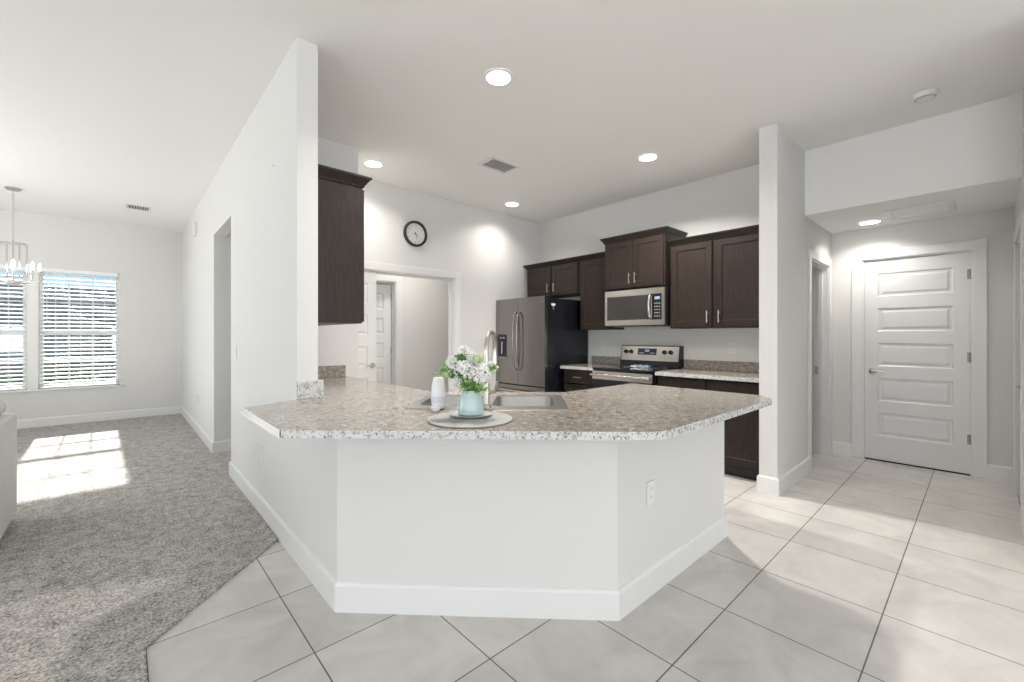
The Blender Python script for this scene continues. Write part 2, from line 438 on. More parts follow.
def run(name, pts, side, t=.014, z0=0.0, z1=BH):
    """baseboard along a polyline; side +1 = board lies on the left of the direction"""
    n = len(pts); P = [Vector((p[0], p[1])) for p in pts]; off = []
    for i in range(n):
        ds = []
        if i > 0: ds.append((P[i] - P[i - 1]).normalized())
        if i < n - 1: ds.append((P[i + 1] - P[i]).normalized())
        ns = [Vector((-d.y, d.x)) * side for d in ds]
        m = sum(ns, Vector((0, 0))).normalized(); off.append((m, 1 / max(.3, m.dot(ns[0]))))
    b = MB(); prof = [(0, z0), (t, z0), (t, z1 - .016), (t * .55, z1 - .004), (0.0, z1)]
    rings = [[b.bm.verts.new((P[i].x + off[i][0].x * off[i][1] * a, P[i].y + off[i][0].y * off[i][1] * a, z)) for a, z in prof] for i in range(n)]
    for a, c in zip(rings, rings[1:]):
        for j in range(len(prof)): b.bm.faces.new((a[j], a[(j + 1) % 5], c[(j + 1) % 5], c[j]))
    b.bm.faces.new(rings[0]); b.bm.faces.new(rings[-1][::-1])
    return struct(b.build(name, 'trim'))
run('baseboard_peninsula', [(XLi, YK + .118), (XL, YK + .118), (XL, PYL), (PX0, PY), (PX1, PY), (PX1, PY + .2)], -1)
run('baseboard_left', [(1.9, YH), (XL, YH), (XL, YW), (-3.38, YW)], 1)
run('baseboard_column', [(4.02, YC + .132), (3.88, YC + .132), (3.88, YC), (4.775, YC)], -1)
run('baseboard_hall_end', [(5.655, YC), (XD, YC), (XD, .925)], -1)
run('baseboard_hall_end', [(XD, -.025), (XD, YR), (5.44, YR)], -1)
run('baseboard_right', [(4.42, YR), (3.55, YR), (3.55, -.4)], -1)
run('baseboard_back', [(3.205, YK), (3.74, YK)], -1)
run('baseboard_corridor', [(2.965, YH), (4.2, YH)], -1)
run('baseboard_side_room', [(4.79, 4.45), (8.3, 4.45)], -1)

def casing(name, x0, x1, zt, wd=.085, depth=.118, parent=None, rz=0, loc=(0, 0, 0), jamb=True, back=False):
    """door lining in local coords: wall face y=0, facing -y, opening x0..x1"""
    b = MB()
    for ys, ye in ([(-.016, 0)] + ([(depth, depth + .016)] if back else [])):
        b.box(x0 - wd, x0 + .004, ys, ye, 0, zt - .004, .004).box(x1 - .004, x1 + wd, ys, ye, 0, zt - .004, .004).box(x0 - wd, x1 + wd, ys, ye, zt - .004, zt + wd - .004, .004)
    if jamb:
        b.box(x0, x0 + .018, 0, depth, 0, zt).box(x1 - .018, x1, 0, depth, 0, zt).box(x0 + .018, x1 - .018, 0, depth, zt - .018, zt)
        b.box(x0 + .018, x0 + .03, .05, .085, 0, zt - .018).box(x1 - .03, x1 - .018, .05, .085, 0, zt - .018).box(x0 + .03, x1 - .03, .05, .085, zt - .03, zt - .018)
    return b.build('door_frame', 'trim', parent)

def five_panel(b, w, h, y0=0, th=.035, stile=.105, x0=0.0, z0=.012):
    hs = []; top = .13; gap = .12; bot = .245
    ph = (h - top - bot - 4 * gap) / 5
    z = z0 + bot
    for i in range(5):
        hs.append((x0 + stile, x0 + w - stile, z, z + ph)); z += ph + gap
    b.panelled(x0, x0 + w, z0, z0 + h, y0, y0 + th, hs, [(.010, .009), (.026, .009), (.044, .002)])
    return b
def lever(parent, x, z, y=0.0, dirx=1):
    b = MB().lathe([(.0, -.004), (.030, -.004), (.033, 0.0)][::-1] if False else [(.033, 0.0), (.032, -.006), (.026, -.010)], (x, y, z), 'Y', 24)
    b.tube([(x, y - .008, z), (x, y - .045, z)], .010)
    b.tube([(x - dirx * .008, y - .047, z), (x + dirx * .03, y - .050, z + .003), (x + dirx * .07, y - .048, z), (x + dirx * .10, y - .044, z - .005)], [.010, .010, .009, .007])
    return b.build('door_handle', 'nickel', parent, True)
def hinge(parent, x, z, y=0.0):
    b = MB().tube([(x, y - .006, z - .045), (x, y - .006, z + .045)], .007).box(x - .02, x + .012, y - .003, y + .001, z - .044, z + .044)
    b.tube([(x, y - .006, z + .045), (x, y - .006, z + .052)], .004)
    return b.build('hinge', 'hinge', parent, True)

# hall end door (local x = world -Y)
d = thing('door_1', None, None, (XD, .845, 0), R(-90), kind='structure')
casing('door_frame', 0, .79, 2.065, parent=d)
five_panel(MB(), .75, 2.03, .012, x0=.020, z0=.014).build('door_leaf', 'door', d)
lever(d, .085, .915, .012, 1)
for z in (.33, 1.08, 1.84): hinge(d, .772, z, .010)
MB().box(.018, .772, .006, .05, 0.001, .012).build('door_gap_shade', 'dark', d)  # dark strip painting the shade in the gap under the door
# hall side opening (door not in view) - opening into the side room
d = thing('door_2', None, None, (4.85, YC, 0), 0, kind='structure')
casing('door_frame', 0, .73, 2.02, wd=.075, depth=.132, parent=d, back=True)
MB().box(.704, .712, .088, .118, .86, .95).build('strike_plate', 'nickel', d)
l = five_panel(MB(), .69, 1.99, 0, z0=.010).build('door_leaf', 'door', d)
l.location = (.020, .172, 0); l.rotation_euler = (0, 0, R(176))
# right wall door
d = thing('door_3', None, None, (5.36, YR, 0), R(180), kind='structure')
casing('door_frame', 0, .86, 2.04, parent=d)
five_panel(MB(), .82, 2.0, .03, x0=.020, z0=.012).build('door_leaf', 'door', d)
lever(d, .75, .92, .03, -1)
# double doorway in the clock wall: left leaf closed, right side open
d = thing('door_4', None, None, (1.60, YK, 0), 0, kind='structure')
casing('door_frame', 0, 1.52, 2.005, parent=d, back=True)
five_panel(MB(), .46, 1.97, .004, x0=.020, z0=.012, stile=.095).build('door_leaf', 'door', d)
lever(d, .435, .955, .004, -1)
# corridor door, ajar into the closet, hinged on the right
d = thing('door_5', None, None, (2.07, YH, 0), 0, kind='structure')
casing('door_frame', 0, .805, 2.045, parent=d)
l = five_panel(MB(), .76, 2.0, -.0, x0=-.765, z0=.012).build('door_leaf', 'door', d)
l.location = (.778, .088, 0); l.rotation_euler = (0, 0, R(-16))
for z in (.33, 1.08, 1.84): hinge(d, .783, z, .080)

# window_1: double unit
wn = thing('window_1', None, None, (0, YW, 0), 0, kind='structure')
b = MB()
MX0, MX1 = -.955, -.850
fy0, fy1 = .075, .125
for x0, x1 in ((WX0, MX0), (MX1, WX1)):
    b.box(x0, x0 + .045, fy0, fy1, WZ0, WZ1).box(x1 - .045, x1, fy0, fy1, WZ0, WZ1)
    b.box(x0 + .045, x1 - .045, fy0, fy1, WZ0, WZ0 + .05).box(x0 + .045, x1 - .045, fy0, fy1, WZ1 - .05, WZ1)
    b.box(x0 + .045, x1 - .045, fy0, fy1, 1.31, 1.37)
    for t in (1 / 3, 2 / 3):
        xm = x0 + .045 + (x1 - x0 - .09) * t
        b.box(xm - .009, xm + .009, fy0 + .01, fy1 - .01, WZ0 + .05, 1.31).box(xm - .009, xm + .009, fy0 + .01, fy1 - .01, 1.37, WZ1 - .05)
    b.box(x0 + .045, x1 - .045, fy0 + .012, fy1 - .012, 1.80, 1.816)
    b.box(x0 + .045, x1 - .045, fy0 + .012, fy1 - .012, .925, .941)
b.box(MX0, MX1, .0, .14, WZ0, WZ1)
b.build('window_frame', 'trim', wn)
for x0, x1 in ((WX0, MX0), (MX1, WX1)):
    MB().box(x0 + .04, x1 - .04, .099, .102, WZ0 + .04, WZ1 - .04).build('pane', 'pane', wn)
MB().box(WX0 - .04, WX1 + .04, -.028, .074, WZ0 - .03, WZ0, .006).build('window_sill', 'trim', wn)
def blind(x0, x1, lab):
    t = thing('window_blind', lab, 'blind', ((x0 + x1) / 2, YW + .014, WZ1), 0, 'horizontal blinds in the dining window')
    h = (x1 - x0) / 2 - .008
    MB().box(-h, h, -.03, .03, -.055, -.002, .004).build('headrail', 'blind', t)
    b = MB(); z = -.085; n = 0; ang = R(27)
    c, s_ = math.cos(ang), math.sin(ang)
    while z > -(WZ1 - WZ0) + .06:
        prof = [(-.025, 0), (-.012, .0022), (0, .003), (.012, .0022), (.025, 0), (.012, -.0002), (0, .0004), (-.012, -.0002)]
        vs = [[b.bm.verts.new((x, y * c - zz * s_, z + y * s_ + zz * c)) for y, zz in prof] for x in (-h, h)]
        for j in range(8): b.bm.faces.new((vs[0][j], vs[0][(j + 1) % 8], vs[1][(j + 1) % 8], vs[1][j]))
        b.bm.faces.new(vs[0]); b.bm.faces.new(vs[1][::-1])
        z -= .0565
    b.build('slats', 'blind', t)
    zb = -(WZ1 - WZ0) + .004
    MB().box(-h, h, -.026, .026, zb, zb + .022, .004).build('bottom_rail', 'blind', t)
    b = MB()
    for fx in (-.62, 0.0, .62):
        for yy in (-.024, .024): b.box(h * fx - .0016, h * fx + .0016, yy - .0008, yy + .0008, zb + .02, -.05)
    b.build('ladder_cord', 'blind', t)
    MB().tube([(-h + .07, -.034, -.05), (-h + .07, -.036, -.75)], .004).build('wand', 'blind', t)
blind(MX1 + .004, WX1 - .004, 'white horizontal slat blind on the right-hand sash of the dining window')
blind(WX0 + .004, MX0 - .004, 'white horizontal slat blind on the left-hand sash, cut by the photo edge')

# ------------------------------------------------------------------ outside
struct(MB().box(-60, 60, YW + .2, 90, -.4, -.3).build('ground', 'lawn'))
h = thing('house', 'neighbouring pale house with a grey gabled roof seen through the blinds', 'house', (-4, 30, -.3))
b = MB().box(-12, 9, 0, 8, 0, 2.5); b.build('wall', 'stucco', h)
b = MB()
v = [b.bm.verts.new(p) for p in ((-12.6, -.6, 2.4), (9.6, -.6, 2.4), (9.6, 8.6, 2.4), (-12.6, 8.6, 2.4), (-9, 4, 4.35), (6, 4, 4.35))]
for q in ((0, 1, 5, 4), (1, 2, 5), (2, 3, 4, 5), (3, 0, 4), (3, 2, 1, 0)): b.bm.faces.new([v[i] for i in q])
v = [b.bm.verts.new(p) for p in ((-1.5, -1.0, 2.4), (3.5, -1.0, 2.4), (1, -1.0, 3.7), (1, 3, 3.7), (-1.5, 3, 2.4), (3.5, 3, 2.4))]
for q in ((0, 1, 2), (0, 2, 3, 4), (1, 5, 3, 2), (0, 4, 5, 1), (3, 5, 4)): b.bm.faces.new([v[i] for i in q])
b.build('roof', 'roofgrey', h)
for xx in (-9, -5.5, 5): MB().box(xx, xx + 1.4, -.03, 0, .9, 2.1).build('window', 'glassblk', h)
MB().box(-1.2, 3.2, -.95, 0, 0, 2.4).box(-.2, 2.2, -1.0, -.95, .2, 2.2).build('garage_bay', 'stucco', h)
def bush(loc, r, lab, sc=(1, 1, 1)):
    b = MB(); rnd = random.Random(int(loc[0] * 10) + 5)
    for i in range(260):
        a = rnd.uniform(0, 2 * PI); ph = rnd.uniform(-.3, 1.5); rr = r * rnd.uniform(.75, 1.02)
        p = Vector((rr * math.cos(a) * math.cos(ph) * sc[0], rr * math.sin(a) * math.cos(ph) * sc[1], rr * math.sin(ph) * sc[2] + r * .35))
        u = Vector((rnd.gauss(0, 1), rnd.gauss(0, 1), rnd.gauss(0, 1))).normalized(); w_ = u.orthogonal().normalized(); s_ = r * .17
        b.bm.faces.new([b.bm.verts.new(p + u * s_), b.bm.verts.new(p + w_ * s_ * .6), b.bm.verts.new(p - u * s_), b.bm.verts.new(p - w_ * s_ * .6)])
    t = thing('shrub', lab, 'shrub', loc)
    b.build('foliage', 'hedge', t)
    MB().tube([(0, 0, 0), (0.02, 0, r * .7)], [.05, .03]).build('stem', 'stem', t)
    MB().ball((0, 0, r * .42), r * .78, sc, 12, 8).build('inner_foliage', 'hedge', t)
bush((-2.9, 15.5, -.3), .8, 'dark green shrub on the lawn behind the left blind')
bush((-1.3, 16.8, -.3), .75, 'dark green shrub on the lawn behind the right blind')
bush((.1, 15.2, -.3), .7, 'dark green shrub on the lawn nearest the right window edge')

# ------------------------------------------------------------------ kitchen cabinets
# local frame: wall plane y=0, cabinet occupies y in [-d,0], x in [0,w], front faces -y
def pull(parent, x, z, y, vertical=True, L=.10):
    b = MB(); h = L / 2
    if vertical:
        b.tube([(x, y - .026, z - h - .01), (x, y - .026, z + h + .01)], .0055)
        for s_ in (-1, 1): b.tube([(x, y, z + s_ * h * .75), (x, y - .026, z + s_ * h * .75)], .004)
    else:
        b.tube([(x - h - .01, y - .026, z), (x + h + .01, y - .026, z)], .0055)
        for s_ in (-1, 1): b.tube([(x + s_ * h * .75, y, z), (x + s_ * h * .75, y - .026, z)], .004)
    return b.build('handle', 'nickel', parent, True)
SHK = [(.003, .006), (.004, .008)]
def shaker(parent, x0, x1, z0, z1, y, name='door', fr=.058):
    hh = (x0 + fr, x1 - fr, z0 + fr, z1 - fr)
    return MB().panelled(x0, x1, z0, z1, y - .019, y - .001, [hh], SHK).build(name, 'wood', parent)
def crown(parent, x0, x1, d, z, ends=(True, True), hh=.06, pr=.045):
    """crown moulding swept around front and exposed ends"""
    b = MB()
    pts = []
    if ends[0]: pts.append((x0, 0))
    pts += [(x0, -d), (x1, -d)]
    if ends[1]: pts.append((x1, 0))
    P = [Vector(p) for p in pts]; n = len(P); off = []
    for i in range(n):
        ds = []
        if i > 0: ds.append((P[i] - P[i - 1]).normalized())
        if i < n - 1: ds.append((P[i + 1] - P[i]).normalized())
        ns = [Vector((dd.y, -dd.x)) for dd in ds]
        m = sum(ns, Vector((0, 0))).normalized(); off.append(m / max(.3, m.dot(ns[0])))
    prof = [(-.008, -.004), (.006, -.004), (.010, .006), (pr * .45, hh * .35), (pr * .85, hh * .78), (pr, hh * .80), (pr, hh), (-.008, hh)]
    rings = [[b.bm.verts.new((P[i].x + off[i].x * a, P[i].y + off[i].y * a, z + zz)) for a, zz in prof] for i in range(n)]
    k_ = len(prof)
    for a, c in zip(rings, rings[1:]):
        for j in range(k_): b.bm.faces.new((a[j], a[(j + 1) % k_], c[(j + 1) % k_], c[j]))
    b.bm.faces.new(rings[0]); b.bm.faces.new(rings[-1][::-1])
    return b.build('crown_moulding', 'wood', parent)
def wall_cab(lab, loc, rz, wd, z0, z1, depth, doors, pulls, ends=(False, False), filler=0):
    t = thing('wall_cabinet', lab, 'cabinet', loc, rz, 'espresso wall cabinets')
    t.location.z = z0
    z1 -= z0; z0_ = 0
    MB().box(0, wd, -depth, -.001, 0, z1, .0015).build('body', 'wood', t)
    for (a, c), (px, top) in zip(doors, pulls):
        dd = shaker(t, a, c, .012, z1 - .012, -depth)
        if px is not None: pull(dd, px, (z1 - .11 if top else .11), -depth - .019)
    crown(t, 0, wd, depth + .004, z1, ends)
    return t
rzR = R(-90)
g_uz0, g_uz1 = 1.357, 2.232
wall_cab('low dark two-door wall cabinet over the refrigerator', (XR, 4.430, 0), rzR, .965, 1.822, g_uz1, .33, [(.02, .468), (.497, .93)], [(.425, False), (.54, False)], (True, False))
wall_cab('tall narrow dark wall cabinet between refrigerator and microwave', (XR, 3.462, 0), rzR, .434, g_uz0, g_uz1, .33, [(.03, .415)], [(None, 0)])
wall_cab('raised dark two-door cabinet above the microwave, with its own crown', (XR, 3.018, 0), rzR, .762, 1.815, 2.365, .42, [(.012, .378), (.386, .745)], [(.345, False), (.418, False)], (True, True))
wall_cab('wide dark two-door wall cabinet right of the microwave', (XR, 2.246, 0), rzR, 1.004, g_uz0, g_uz1, .33, [(.025, .44), (.478, .925)], [(.402, False), (.515, False)])
wall_cab('dark wall cabinet hung beside the white stub wall at left', (XLi, 2.70, 0), R(90), 1.13, 1.355, 2.235, .295, [(.012, .56), (.57, 1.118)], [(.52, False), (.61, False)], (True, False))

def base_cab(lab, loc, rz, wd, units, depth=.60, H=.872, pulls=True):
    t = thing('base_cabinet', lab, 'cabinet', loc, rz, 'espresso base cabinets')
    b = MB()
    b.box(0, .018, -depth, -.002, .0, H).box(wd - .018, wd, -depth, -.002, .0, H).box(.018, wd - .018, -.02, -.002, .1, H)
    b.box(.018, wd - .018, -depth + .005, -.02, .1, .118)
    b.box(.018, wd - .018, -depth, -depth + .018, .12, .15).box(.018, wd - .018, -depth, -depth + .018, H - .03, H)
    x = 0
    for u in units[:-1]:
        x += u[0]; b.box(x - .02, x + .02, -depth, -depth + .018, .12, H - .03)
    b.build('body', 'wood', t)
    MB().box(.018, wd - .018, -depth + .06, -depth + .075, 0, .1).build('toe_kick', 'black', t)
    x = 0
    for u in units:
        wu, kind = u
        if kind == 'dd':   # drawer over door
            dr = MB().box(x + .012, x + wu - .012, -depth - .019, -depth - .001, H - .165, H - .02, .002).build('drawer', 'wood', t)
            if pulls: pull(dr, x + wu / 2, H - .09, -depth - .019, False)
            dd = shaker(t, x + .012, x + wu - .012, .125, H - .18, -depth)
            if pulls: pull(dd, x + wu - .045, H - .27, -depth - .019)
        else:              # full doors
            MB().box(x + .012, x + wu - .012, -depth - .019, -depth - .001, H - .165, H - .02, .002).build('false_drawer_front', 'wood', t)
            for s_ in (0, 1):
                a = x + .012 + s_ * (wu / 2 - .01); c = a + wu / 2 - .014
                dd = shaker(t, a, c, .125, H - .18, -depth); pull(dd, (c - .04) if s_ == 0 else (a + .04), H - .27, -depth - .019)
        x += wu
    return t
base_cab('dark base cabinet with one drawer between refrigerator and range', (XR, 3.50, 0), rzR, .475, [(.475, 'dd')])
base_cab('dark base cabinets right of the range, running to the white column', (XR, 2.245, 0), rzR, 1.0, [(.50, 'dd'), (.50, 'dd')], pulls=False)
base_cab('dark base cabinet under the counter against the left wall', (XLi, 2.75, 0), R(90), 1.08, [(.54, 'dd'), (.54, 'dd')], .58)
base_cab('dark base cabinet behind the right leg of the peninsula', (PX1 - .002, PY + T, 0), R(180), .775, [(.385, 'dd'), (.39, 'dd')], .545)

# counters
def counter(name, lab, pts, z0=.876, z1=.914):
    t = thing(name, lab, 'countertop', (0, 0, 0))
    return t
# range-wall counters with their backsplash
def wall_counter(lab, y0, y1, extra=None):
    t = thing('countertop', lab, 'countertop', (XR, y1, .876), rzR, 'granite counters')
    wd = y1 - y0
    MB().box(0, wd, -.65, -.001, 0, .038, .004).build('slab', 'granite', t)
    MB().box(0, wd, -.021, -.001, .038, .138, .003).build('backsplash', 'granite', t)
    MB().box(.001, wd - .001, -.6525, -.6502, .001, .035).build('daylit_edge_band', 'edge', t, label='granite front edge with daylight painted in paler')
wall_counter('short speckled granite counter between refrigerator and range', 3.022, 3.52)
wall_counter('speckled granite counter on the range wall, right of the range', 1.243, 2.246)

# peninsula counter (with a cut-out for the sink)
SC = Vector((1.49, 1.81)); SU = Vector((.7071, -.7071)); SV = Vector((.7071, .7071))
pc = thing('countertop', 'large angled speckled granite peninsula counter with the sink', 'countertop', (1.49, 1.81, .876), 0, 'granite counters')
def loc2(p): return (p[0] - 1.49, p[1] - 1.81)
def rc(c0, p, q, r, n=5):  # rounded corner at c0 between p and q
    c0, p, q = Vector(c0), Vector(p), Vector(q)
    a = c0 + (p - c0).normalized() * r; b_ = c0 + (q - c0).normalized() * r
    return [tuple((1 - t) ** 2 * a + 2 * t * (1 - t) * c0 + t * t * b_) for t in [i / n for i in range(n + 1)]]
A1 = (.452, 1.803); A2 = (1.495, .805); A3 = (2.745, .805); A4 = (2.872, .905); A5 = (2.872, 1.80); A6 = (2.10, 1.80); A7 = (1.492, 2.408); A8 = (1.492, 3.833)
outer = [A1] + rc(A2, A1, A3, .07) + rc(A3, A2, A4, .04) + rc(A4, A3, A5, .04) + rc(A5, A4, A6, .03) + [A6, A7, A8, (XLi + .001, 3.833), (XLi + .001, YS - .002), (XL - .001, YS - .002), (XL - .001, 2.605), (.448, 2.49)]
hw, hd = .375, .20; hc = SC + SV * .02
hole = [tuple(hc + SU * a + SV * c) for a, c in ((-hw, -hd), (hw, -hd), (hw, hd), (-hw, hd))]
def slab_with_hole(outer, hole, z0, z1):
    b = MB(); bm = b.bm
    from mathutils.geometry import tessellate_polygon
    o3 = [Vector((p[0], p[1], 0)) for p in outer]; h3 = [Vector((p[0], p[1], 0)) for p in hole]
    tris = tessellate_polygon([o3, h3]); allp = o3 + h3
    for z in (z0, z1):
        vs = [bm.verts.new((p.x, p.y, z)) for p in allp]
        for t in tris:
            try: bm.faces.new([vs[i] for i in t])
            except Exception: pass
        if z == z0: lo = vs
        else: hi = vs
    for a, n in ((0, len(o3)), (len(o3), len(h3))):
        for i in range(n):
            j = a + (i + 1) % n; i_ = a + i
            bm.faces.new((lo[i_], lo[j], hi[j], hi[i_]))
    return b
slab_with_hole([loc2(p) for p in outer], [loc2(p) for p in hole], .006, .038).build('slab', 'granite', pc)
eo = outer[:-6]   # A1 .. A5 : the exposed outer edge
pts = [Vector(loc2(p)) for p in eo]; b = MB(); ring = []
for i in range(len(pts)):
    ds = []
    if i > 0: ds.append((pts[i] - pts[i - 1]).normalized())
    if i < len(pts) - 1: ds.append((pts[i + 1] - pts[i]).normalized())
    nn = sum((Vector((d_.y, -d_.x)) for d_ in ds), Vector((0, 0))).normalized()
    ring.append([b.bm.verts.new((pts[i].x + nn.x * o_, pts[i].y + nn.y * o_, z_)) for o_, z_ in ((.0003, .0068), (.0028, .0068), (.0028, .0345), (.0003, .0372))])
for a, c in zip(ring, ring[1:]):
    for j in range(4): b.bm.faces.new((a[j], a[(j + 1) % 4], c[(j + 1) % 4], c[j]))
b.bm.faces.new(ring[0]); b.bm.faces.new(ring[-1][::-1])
b.build('daylit_edge_band', 'edge', pc, label='granite front edge with daylight painted in paler')
MB().box(.4465 - 1.49 - .002, .4475 - 1.49, 1.808 - 1.81, 2.486 - 1.81, .0065, .0385).build('daylit_edge_band', 'glare_edge', pc, label='white strip painting window glare on the left end')
MB().box(XL - 1.49 - .002, .882 - 1.49, YS - .022 - 1.81, YS - .003 - 1.81, .038, .140, .003).build('backsplash', 'edge', pc, label='granite end piece on the stub wall, daylight painted in paler')
MB().box(XLi + .001 - 1.49, 1.478 - 1.49, 3.813 - 1.81, 3.833 - 1.81, .038, .140, .003).build('backsplash', 'granite', pc)
MB().box(XLi + .001 - 1.49, XLi + .02 - 1.49, YS - 1.81, 3.812 - 1.81, .038, .140, .003).build('backsplash', 'granite', pc)

# sink corner cabinet (open-topped front between the two legs)
t = thing('base_cabinet', 'dark diagonal sink cabinet in the inner corner of the peninsula', 'cabinet', (1.46, 2.365, 0), R(135), 'espresso base cabinets')
# local x runs along -SU..., front faces kitchen (+SV)
L_ = .79
t.location = (2.035, 1.79, 0)
MB().box(0, L_, .0, .018, .1, .872).build('body', 'wood', t)
for s_ in (0, 1):
    a = .012 + s_ * (L_ / 2 - .01); dd = shaker(t, a, a + L_ / 2 - .014, .125, .69, 0); pull(dd, (a + L_ / 2 - .054) if s_ == 0 else a + .04, .6, -.019)
MB().box(.012, L_ - .012, -.019, -.001, .707, .852, .002).build('false_drawer_front', 'wood', t)
MB().box(0, L_, .06, .075, 0, .1).build('toe_kick', 'black', t)

# ------------------------------------------------------------------ sink and faucet
sk = thing('sink', 'stainless double-bowl drop-in sink in the angled counter', 'sink', (SC.x, SC.y, .914), R(-45))
# local x = SU, local y = SV
def sink_mesh():
    b = MB(); bm = b.bm
    W, D = .405, .255
    bowls = [(-.355, -.02, -.165, .215), (.02, .355, -.165, .215)]
    b.panelled_h = None
    def rr(x0, x1, y0, y1, r, z, n=4):
        pts = []
        for cx, cy, a0 in ((x1 - r, y1 - r, 0), (x0 + r, y1 - r, 90), (x0 + r, y0 + r, 180), (x1 - r, y0 + r, 270)):
            for i in range(n + 1):
                a = R(a0 + 90 * i / n); pts.append((cx + r * math.cos(a), cy + r * math.sin(a), z))
        return pts
    from mathutils.geometry import tessellate_polygon
    o = rr(-W, W, -D, D, .03, .004); hs = [rr(*q, .05, .004) for q in bowls]
    loops = [[Vector(p) for p in o]] + [[Vector(p) for p in h_] for h_ in hs]
    allp = [p for L in loops for p in L]; vs = [bm.verts.new(p) for p in allp]
    for t_ in tessellate_polygon(loops):
        try: bm.faces.new([vs[i] for i in t_])
        except Exception: pass
    def wallring(a, c):
        for i in range(len(a)): bm.faces.new((a[i], a[(i + 1) % len(a)], c[(i + 1) % len(a)], c[i]))
    n0 = len(o); skirt = [bm.verts.new(p) for p in rr(-W - .003, W + .003, -D - .003, D + .003, .032, .0006)]
    wallring(vs[:n0], skirt)
    k0 = n0
    for q, h_ in zip(bowls, hs):
        top = vs[k0:k0 + len(h_)]; k0 += len(h_)
        x0, x1, y0, y1 = q
        r1 = [bm.verts.new(p) for p in rr(x0 + .006, x1 - .006, y0 + .006, y1 - .006, .05, -.006)]
        r2 = [bm.verts.new(p) for p in rr(x0 + .016, x1 - .016, y0 + .016, y1 - .016, .05, -.15)]
        r3 = [bm.verts.new(p) for p in rr(x0 + .045, x1 - .045, y0 + .045, y1 - .045, .045, -.178)]
        wallring(top, r1); wallring(r1, r2); wallring(r2, r3); bm.faces.new(r3)
    return b
sink_mesh().build('basin', 'sinksteel', sk, True)
for xx in (-.187, .187):
    MB().lathe([(.04, -.176), (.036, -.173), (.03, -.176), (.01, -.178)], (xx, .02, 0), 'Z', 20).build('drain', 'nickel', sk, True)
fc = thing('faucet', 'tall brushed nickel gooseneck faucet behind the flowers', 'faucet', tuple(SC + SV * -.205) + (.918,), R(-45 - 8))
MB().lathe([(.027, 0), (.027, .006), (.020, .012), (.0165, .02), (.0165, .115), (.014, .125), (.0125, .13)], (0, 0, 0), 'Z', 24).build('base', 'nickel', fc, True)
pts = [(0, 0, .12), (0, 0, .28)]
for i in range(1, 13):
    a = PI * i / 12; pts.append((0, .095 - .095 * math.cos(a), .28 + .095 * math.sin(a)))
pts.append((0, .19, .25))
MB().tube(pts, .0115, 14).build('spout', 'nickel', fc, True)
MB().tube([(0, .19, .255), (0, .19, .17)], [.0145, .017], 14).build('spray_head', 'nickel', fc, True)
MB().tube([(.014, 0, .075), (.045, 0, .078)], .010, 12).tube([(.042, 0, .078), (.06, -.01, .13)], [.006, .005]).build('handle', 'nickel', fc, True)

# ------------------------------------------------------------------ refrigerator (local x along world -Y)
fr = thing('refrigerator', 'dark stainless french-door refrigerator with ice dispenser', 'refrigerator', (4.64, 4.488, 0), rzR)
FW = .918; D0 = .80; FZ = 1.745
MB().box(0, FW, -D0, 0, .02, FZ, .004).box(.03, .09, -.72, -.66, 0, .02).box(FW - .09, FW - .03, -.72, -.66, 0, .02).box(.03, .09, -.10, -.04, 0, .02).box(FW - .09, FW - .03, -.10, -.04, 0, .02).build('cabinet', 'black', fr)
def bowed(x0, x1, z0, z1, name, n=10, bow=.016):
    b = MB(); pts = []
    for i in range(n + 1):
        t = i / n; xx = x0 + (x1 - x0) * t; gx = xx / FW
        pts.append((xx, -D0 - .045 - bow * (1 - (2 * gx - 1) ** 2)))
    pts = pts + [(x1, -D0 - .004), (x0, -D0 - .004)]
    b.prism(pts, z0, z1, .004)
    return b.build(name, 'dsteel', fr, True)
ld = bowed(.002, FW / 2 - .002, .655, FZ + .02, 'door'); rd = bowed(FW / 2 + .002, FW - .002, .655, FZ + .02, 'door')
dw = bowed(.002, FW - .002, .06, .640, 'freezer_drawer', 16)
def fy(x, bow=.016): g = x / FW; return -D0 - .045 - bow * (1 - (2 * g - 1) ** 2)
for xx, par in ((FW / 2 - .035, ld), (FW / 2 + .035, rd)):
    y0_ = fy(xx)
    pts = [(xx, y0_ + .004, .83), (xx, y0_ - .03, .86)] + [(xx, y0_ - .045 - .018 * math.sin(PI * i / 8), .90 + .62 * i / 8) for i in range(9)] + [(xx, y0_ - .03, 1.56), (xx, y0_ + .004, 1.59)]
    MB().tube(pts, .011, 12).build('handle', 'dsteel', par, True)
MB().tube([(.10, fy(.1) + .004, .575), (.12, fy(.1) - .035, .575)] + [(.12 + .665 * i / 8, fy(.12 + .665 * i / 8) - .045, .575) for i in range(9)] + [(.80, fy(.8) + .004, .575)], .011, 12).build('handle', 'steel', dw, True)
dp = MB().box(.055, .245, fy(.15) - .004, fy(.15) + .02, .985, 1.30, .006).build('ice_dispenser', 'glassblk', ld)
MB().box(.075, .225, fy(.15) - .006, fy(.15) - .004, 1.23, 1.28).build('display', 'display', dp)
MB().box(.10, .12, fy(.15) - .0075, fy(.15) - .006, 1.245, 1.262).box(.135, .15, fy(.15) - .0075, fy(.15) - .006, 1.245, 1.262).box(.165, .195, fy(.15) - .0075, fy(.15) - .006, 1.245, 1.262).build('icons', 'print', dp)
MB().box(.142, .158, fy(.15) - .018, fy(.15) - .004, 1.04, 1.20, .004).build('paddle', 'steel', dp)
MB().box(.07, .23, fy(.15) - .016, fy(.15) - .004, .990, 1.000, .002).build('drip_tray', 'steel', dp)
MB().lathe([(.009, 0), (.009, -.002)], (FW - .06, fy(FW - .06) - .0005, FZ - .05), 'Y', 16).box(FW - .044, FW - .030, fy(FW - .03) - .002, fy(FW - .03) + .001, FZ - .056, FZ - .044).build('badge', 'steel', rd)
